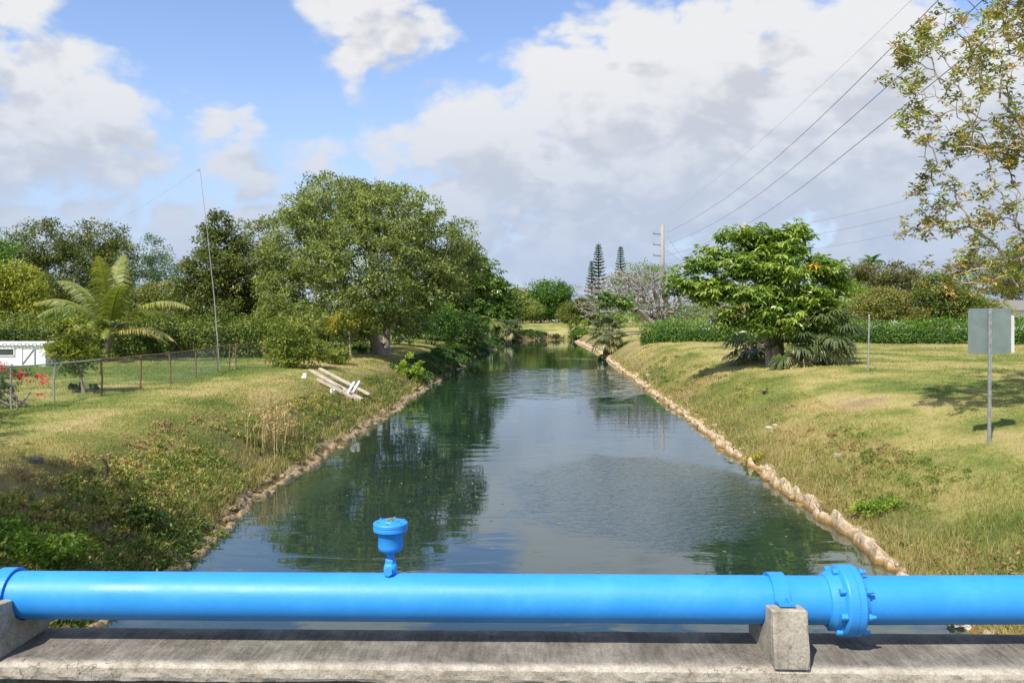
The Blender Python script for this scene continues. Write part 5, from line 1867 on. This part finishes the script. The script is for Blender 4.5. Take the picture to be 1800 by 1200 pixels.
# ------------------------------------------------------------------ palms
def pinnate(base, az, el, L, droop, n, lw, lv, fold=.9, gap=.12, tv=.4):
    """feather frond: rachis and leaflets (world vertices, tints)"""
    q_ = np.linspace(0, 1, 14)
    h = np.array([math.cos(az), math.sin(az), 0])
    elq = el - droop * q_ ** 1.4
    dr = np.stack([np.cos(elq) * h[0], np.cos(elq) * h[1], np.sin(elq)], -1)
    pth = base + np.concatenate([[np.zeros(3)], np.cumsum((dr[:-1] + dr[1:]) / 2 * (L / 13), axis=0)])
    parts = [(V_, F_, min(1, tv + .2)) for V_, F_ in tube(pth, np.linspace(.028, .006, 14), 5)]
    u = np.repeat(np.linspace(gap, .99, n), 2)
    sg = np.tile([-1, 1], n)
    c = np.stack([np.interp(u, q_, pth[:, k]) for k in range(3)], -1)
    tg = unit(np.stack([np.interp(u, q_, dr[:, k]) for k in range(3)], -1))
    sd = unit(np.cross(tg, [0, 0, 1.0]))
    up = np.cross(sd, tg)
    ll = lw * L * np.sin(np.clip(.25 + u * .8, 0, 1) * math.pi) ** .6 * rng.uniform(.85, 1.1, len(u))
    a_ = unit(sd * sg[:, None] * .85 + tg * .55 + up * (.15 - fold * .25) + rng.normal(0, .07, (len(u), 3)))
    hang = np.array([0, 0, -1.0]) * fold
    mid = c + a_ * (ll * .5)[:, None] + hang * (ll * .08)[:, None]
    tip = mid + unit(a_ + hang * 1.0) * (ll * .5)[:, None]
    wd = (lv * (1 - .3 * u))[:, None]
    ws = tg * wd * .5
    V_ = np.stack([c - ws, c + ws, mid - ws, mid + ws, tip], 1).reshape(-1, 3)
    k = np.arange(len(u))[:, None] * 5
    tvv = np.repeat(np.clip(tv + rng.normal(0, .1, len(u)) + .12 * u, 0, 1), 5)
    parts += [(V_, k + np.array([[0, 1, 3, 2]]), tvv), (V_, k + np.array([[2, 3, 4]]), tvv)]
    return parts


b_ = gpt(183, 41)
s_ = 41 / F
cp = empty('coconut_palm', b_)
tag(cp, 'young coconut palm with drooping yellowed fronds behind the fence', 'palm tree')
ct = P(192, 588, 41)
obj('trunk', tube([b_ + (0, 0, -.2), b_ + (.02, 0, .5), (b_ + ct) / 2, ct - (0, 0, .3), ct], [.30, .24, .17, .15, .12], 12), M['bark_palm'], cp, b_, True)
for k, (px, py, L, el, dr_, tv) in enumerate(((100, 0, 3.5, 62, 1.5, .35), (250, 0, 3.4, 60, 1.6, .3), (180, 0, 3.6, 78, 1.0, .45), (215, 0, 3.5, 72, 1.1, .6), (75, 0, 3.6, 45, 1.6, .5), (285, 0, 3.7, 42, 1.6, .55),
                                              (60, 0, 3.2, 22, 1.5, .75), (300, 0, 3.5, 14, 1.3, .8), (150, 0, 3.3, 66, 1.9, .2), (130, 0, 3.0, 48, 2.0, .3), (240, 0, 3.1, 44, 2.0, .3), (200, 0, 2.8, 36, 1.7, .2), (170, 0, 3.0, 28, 1.6, .25), (95, 0, 3.0, 5, 1.2, .95), (265, 0, 2.9, 8, 1.3, .6), (225, 0, 2.6, 20, 1.5, .4))):
    az_x = (px - 190) / 110
    az = math.acos(np.clip(az_x * 1.15, -.99, .99)) * (-1 if k % 2 else 1)
    obj('frond', pinnate(ct, az, R(min(84, el + 8)), L * (1.42 if el > 40 else 1.12), dr_ * .95, 64, .20, .085, .9, .16, tv * .85 + .08), M['leaf_palm'], cp, b_)

b_ = gpt(1532, 130)
rp = empty('royal_palm', b_)
tag(rp, 'distant royal palm rising behind the flat topped tree', 'palm tree')
ct = P(1532, 462, 130)
obj('trunk', tube([b_, (b_ + ct) / 2, ct], [.3, .28, .15], 8), M['bark_pale'], rp, b_, True)
for k in range(11):
    obj('frond', pinnate(ct, k * 2.4, R(rng.uniform(15, 75)), 2.6, 1.6, 22, .28, .16, .6, .1, .15), M['leaf_mid'], rp, b_)

b_ = G(862, 598)
fpalm = empty('feather_palm', b_)
tag(fpalm, 'small feather palm arching between the far umbrella trees on the left bank', 'palm tree')
ct = b_ + (0, 0, 1.9)
obj('trunk', tube([b_ - (0, 0, .2), (b_ + ct) / 2, ct], [.2, .16, .12], 8), M['bark_palm'], fpalm, b_, True)
for k in range(12):
    obj('frond', pinnate(ct, k * 2.4, R(rng.uniform(20, 70)), 2.6, 1.9, 26, .28, .09, .8, .1, .35), M['leaf_palm'], fpalm, b_)


def fan_leaf(base, az, el, pet, rad_, tv, n=26, span=2.1):
    """palmetto leaf: stalk and a fan of narrow segments"""
    h = np.array([math.cos(az) * math.cos(el), math.sin(az) * math.cos(el), math.sin(el)])
    q_ = np.linspace(0, 1, 6)[:, None]
    pth = base + h * pet * q_ + np.array([0, 0, -1.0]) * .18 * pet * q_ ** 2
    tip = pth[-1]
    d_ = unit(pth[-1] - pth[-2])
    parts = [(V_, F_, min(1, tv + .15)) for V_, F_ in tube(pth, np.linspace(.018, .011, 6), 4)]
    sd = unit(np.cross(d_, [0, 0, 1.0]))
    up = np.cross(sd, d_)
    an = np.linspace(-span, span, n) + rng.normal(0, .02, n)
    a_ = np.cos(an)[:, None] * d_ + np.sin(an)[:, None] * sd + up * (.12 + .1 * np.cos(an * 9)[:, None])
    a_ = unit(a_)
    L = rad_ * (.62 + .38 * np.cos(an * .62)) * rng.uniform(.9, 1.08, n)
    w = rad_ * 2 * span / n * .62
    s2 = unit(np.cross(a_, up))
    m0 = tip + a_ * (L * .55)[:, None]
    tp = m0 + unit(a_ * .75 + np.array([0, 0, -1.0]) * .75) * (L * .48)[:, None]
    V_ = np.stack([np.repeat(tip[None], n, 0), m0 - s2 * w * .5 + up * .0, tp, m0 + s2 * w * .5], 1).reshape(-1, 3)
    tvv = np.repeat(np.clip(tv + rng.normal(0, .08, n), 0, 1), 4)
    parts.append((V_, np.arange(n * 4).reshape(-1, 4), tvv))
    return parts


def fan_palm(px, py, d, trunk_h, n, rad_, label, el_rng=(-35, 70), dead=.3, group=None, tr=.16, pet=.9):
    b_ = G(px, py) if d is None else gpt(px, d)
    t = empty('fan_palm', b_)
    tag(t, label, 'palm', group)
    ct = b_ + (0, 0, trunk_h)
    obj('trunk', tube([b_ - (0, 0, .15), b_ + (.03, 0, trunk_h * .5), ct], [tr * 1.2, tr, tr * .9], 9), M['bark_palm'], t, b_, True)
    for k in range(n):
        el = R(np.interp(k / n, [0, 1], el_rng[::-1]) + rng.normal(0, 6))
        tv = .3 + rng.normal(0, .1) + (.5 if (k / n > 1 - dead) else 0)
        obj('frond', fan_leaf(ct + (0, 0, .1), k * 2.4 + rng.normal(0, .2), el, pet * rng.uniform(.8, 1.15), rad_ * rng.uniform(.85, 1.1), float(np.clip(tv, .05, .95))), M['leaf_fan'], t, b_)
    return t


fan_palm(1325, 636, None, .75, 16, .95, 'fan palm at the base of the umbrella tree, on the side toward the canal', (-42, 40), .18, 'fan palms under the umbrella tree')
fan_palm(1402, 643, None, .9, 16, .95, 'fan palm with yellowing fronds in front of the umbrella tree trunk', (-45, 35), .25, 'fan palms under the umbrella tree')
fan_palm(1450, 638, None, 1.3, 24, 1.0, 'fan palm at the base of the umbrella tree, on the side toward the sign', (-45, 60), .12, 'fan palms under the umbrella tree', pet=.95)
fan_palm(1066, 626, None, 2.0, 26, 1.15, 'shaggy fan palm leaning at the right waterline before the bare tree', (-55, 70), .4, None, .3, 1.2)
fan_palm(895, 596, 108, 2.6, 16, 1.2, 'dark fan palm drooping over the water at the far left bank', (-60, 50), .3, None, .25, 1.1)

# ---- tan reeds on the left bank
for (px, py, n, lb) in ((480, 772, 60, 'tuft of tall tan dry grass on the left bank above the water'), (500, 766, 46, 'second tan grass tuft just right of the tallest on the left bank'), (462, 790, 40, 'lower tan grass tuft nearer the bridge on the left bank')):
    p0 = G(px, py)
    xx = p0[0] + rng.normal(0, .22, n)
    yy = p0[1] + rng.normal(0, .22, n)
    pr_ = blades(xx, yy, rng.uniform(.5, 1.05, n), np.full(n, .018), rng.uniform(.2, 1, n), .35)
    hd = np.stack([xx, yy, land(xx, yy) + rng.uniform(.5, .95, n)], -1)
    pr_.append(leaves(np.repeat(hd, 4, 0) + rng.normal(0, .04, (n * 4, 3)), .12, .03, rng.uniform(.3, 1, n * 4), .2, -1.0))
    o = obj('reed_tuft', pr_, M['reed'])
    o['kind'] = 'stuff'
    tag(o, lb, 'dry grass', 'tan grass tufts on the left bank')

# ------------------------------------------------------------------ houses, car, bench beyond the hedges


def house(px0, px1, py_top, d, label, roof_h, wall_m, roof_m, depth=8.0, wins=()):
    x0, x1 = P(px0, 0, d)[0], P(px1, 0, d)[0]
    z0 = land1((x0 + x1) / 2, d)
    zt = P(0, py_top, d)[2]
    h = max(2.3, zt - z0)
    t = empty('house', ((x0 + x1) / 2, d, z0))
    tag(t, label, 'house', 'houses beyond the lawns')
    w = x1 - x0
    obj('wall', [box(0, depth / 2, h / 2 - .1, w, depth, h + .2)], M[wall_m]).parent = t
    V_ = np.array([(-w / 2 - .5, -.5, h), (w / 2 + .5, -.5, h), (w / 2 + .5, depth + .5, h), (-w / 2 - .5, depth + .5, h), (-w / 2 + 1.2, depth / 2, h + roof_h), (w / 2 - 1.2, depth / 2, h + roof_h)])
    obj('roof', [(V_ + (0, 0, .02), np.array([(0, 1, 5, 4), (2, 3, 4, 5), (0, 3, 2, 1)])), (V_ + (0, 0, .02), np.array([(1, 2, 5), (3, 0, 4)]))], M[roof_m]).parent = t
    for (fx, fz, ww, wh) in wins:
        wn_ = obj('window', [box(fx * w, -.01, fz * h, ww, .06, wh)], M['glass'])
        wn_.parent = t
        for zz in (-wh / 2, wh / 2):
            fr_ = obj('window_frame', [box(fx * w, -.05, fz * h + zz, ww + .12, .08, .08)], M['white'])
            fr_.parent = wn_
    return t


house(1572, 1612, 543, 112, 'white house glimpsed behind the right hedge', .9, 'white', 'white', 8, ((-.25, .6, 1.2, 1.0), (.05, .6, .8, 1.0)))
house(1762, 1900, 549, 76, 'house with grey roof behind the hedge right of the sign', 1.0, 'white', 'grey_roof', 8, ((-.3, .55, 1.0, 1.0), (.1, .55, 1.6, 1.1)))
house(950, 1010, 556, 205, 'white building between the trees at the far canal end', .8, 'white', 'grey_roof', 8, ((-.3, .55, 1.0, 1.0), (.0, .55, 1.6, 1.1)))
house(715, 775, 552, 110, 'pink walled house hidden behind the left bank trees', 1.0, 'white', 'grey_roof', 8, ((-.3, .55, 1.0, 1.0),)).children[0].data.materials[0] = plain('pink_render', (.55, .33, .25), .85, .1, 3)

# parked car, seen over the hedge
ccx = P(1268, 0, 78)[0]
cz0 = land1(ccx, 78) + .08
car = empty('parked_car', (ccx, 78, cz0))
tag(car, 'silver car parked behind the right hedge', 'car')
prof_b = [(-2.1, .35), (-2.15, .7), (-2.0, .95), (-1.1, 1.05), (1.3, 1.08), (2.05, 1.0), (2.15, .7), (2.1, .35)]
prof_c = [(-1.15, 1.04), (-.55, 1.55), (-.2, 1.62), (1.15, 1.6), (1.75, 1.08)]


def extr(pr_, w0, w1=None):
    pr_ = np.array(pr_)
    n = len(pr_)
    w1 = w0 if w1 is None else w1
    ww = np.interp(pr_[:, 1], [pr_[:, 1].min(), pr_[:, 1].max()], [w0, w1])
    V_ = np.concatenate([np.column_stack([pr_[:, 0], -ww, pr_[:, 1]]), np.column_stack([pr_[:, 0], ww, pr_[:, 1]])])
    Q = [(k, (k + 1) % n, n + (k + 1) % n, n + k) for k in range(n)]
    c = np.array([pr_[:, 0].mean(), 0, pr_[:, 1].mean()])
    V_ = np.vstack([V_, c - (0, w0 * .97, 0), c + (0, w0 * .97, 0)])
    T_ = [((k + 1) % n, k, 2 * n) for k in range(n)] + [(n + k, n + (k + 1) % n, 2 * n + 1) for k in range(n)]
    return [(V_, np.array(Q)), (V_, np.array(T_))]


obj('body', extr(prof_b, .88), M['car_paint']).parent = car
obj('cabin', extr(prof_c, .82, .66), M['car_paint']).parent = car
for x0, x1 in ((-.75, .15), (.25, 1.35)):
    w_ = obj('side_window', [(np.array([(x0, -.80, 1.12), (x1, -.80, 1.12), (x1 - .1, -.70, 1.5), (max(x0, x0 + .1 if x0 > 0 else x0 + .35), -.70, 1.5)]), np.array([(0, 1, 2, 3)]))], M['glass'])
    w_.parent = car
for x0 in (-1.35, 1.35):
    for y0 in (-.84, .84):
        wh = obj('wheel', [lathe([(0, -.1), (.33, -.1), (.35, 0), (.33, .1), (0, .1)], 18, 'y', (x0, y0, .33))], M['rubber'])
        wh.parent = car
        obj('rim', [lathe([(0, -.115), (.2, -.112), (.21, .11), (0, .115)], 14, 'y', (x0, y0, .33))], M['galv']).parent = wh
obj('tail_light', [box(2.1, -.6, .85, .06, .3, .14)], M['lamp_red']).parent = car

# park bench under the bare tree
b_ = gpt(1125, 74)
bn_ = empty('park_bench', b_)
tag(bn_, 'low grey bench in the grass before the bare tree', 'bench')
obj('seat', [box(0, 0, .42, 1.9, .4, .06, .01)], M['pole']).parent = bn_
for xx in (-.75, .75):
    obj('leg', [box(xx, 0, .2, .12, .32, .4)], M['pole']).parent = bn_

# ------------------------------------------------------------------ leaves floating on the water
n = 150
y = rng.uniform(9, 40, n)
x = AX * y + rng.uniform(-5, 4.8, n)
V_, F_, v_ = leaves(np.stack([x, y, np.full(n, .006)], -1), rng.uniform(.04, .10, n) * (1 + y / 40), rng.uniform(.02, .05, n) * (1 + y / 40), rng.uniform(.2, 1, n), 3)
V_[:, 2] = .006 + np.abs(V_[:, 2] - .006) * .08
o = obj('floating_leaves', [(V_, F_, v_)], M['leaf_almond'])
tag(o, 'scattered fallen leaves floating on the canal', 'leaves', kind='stuff')
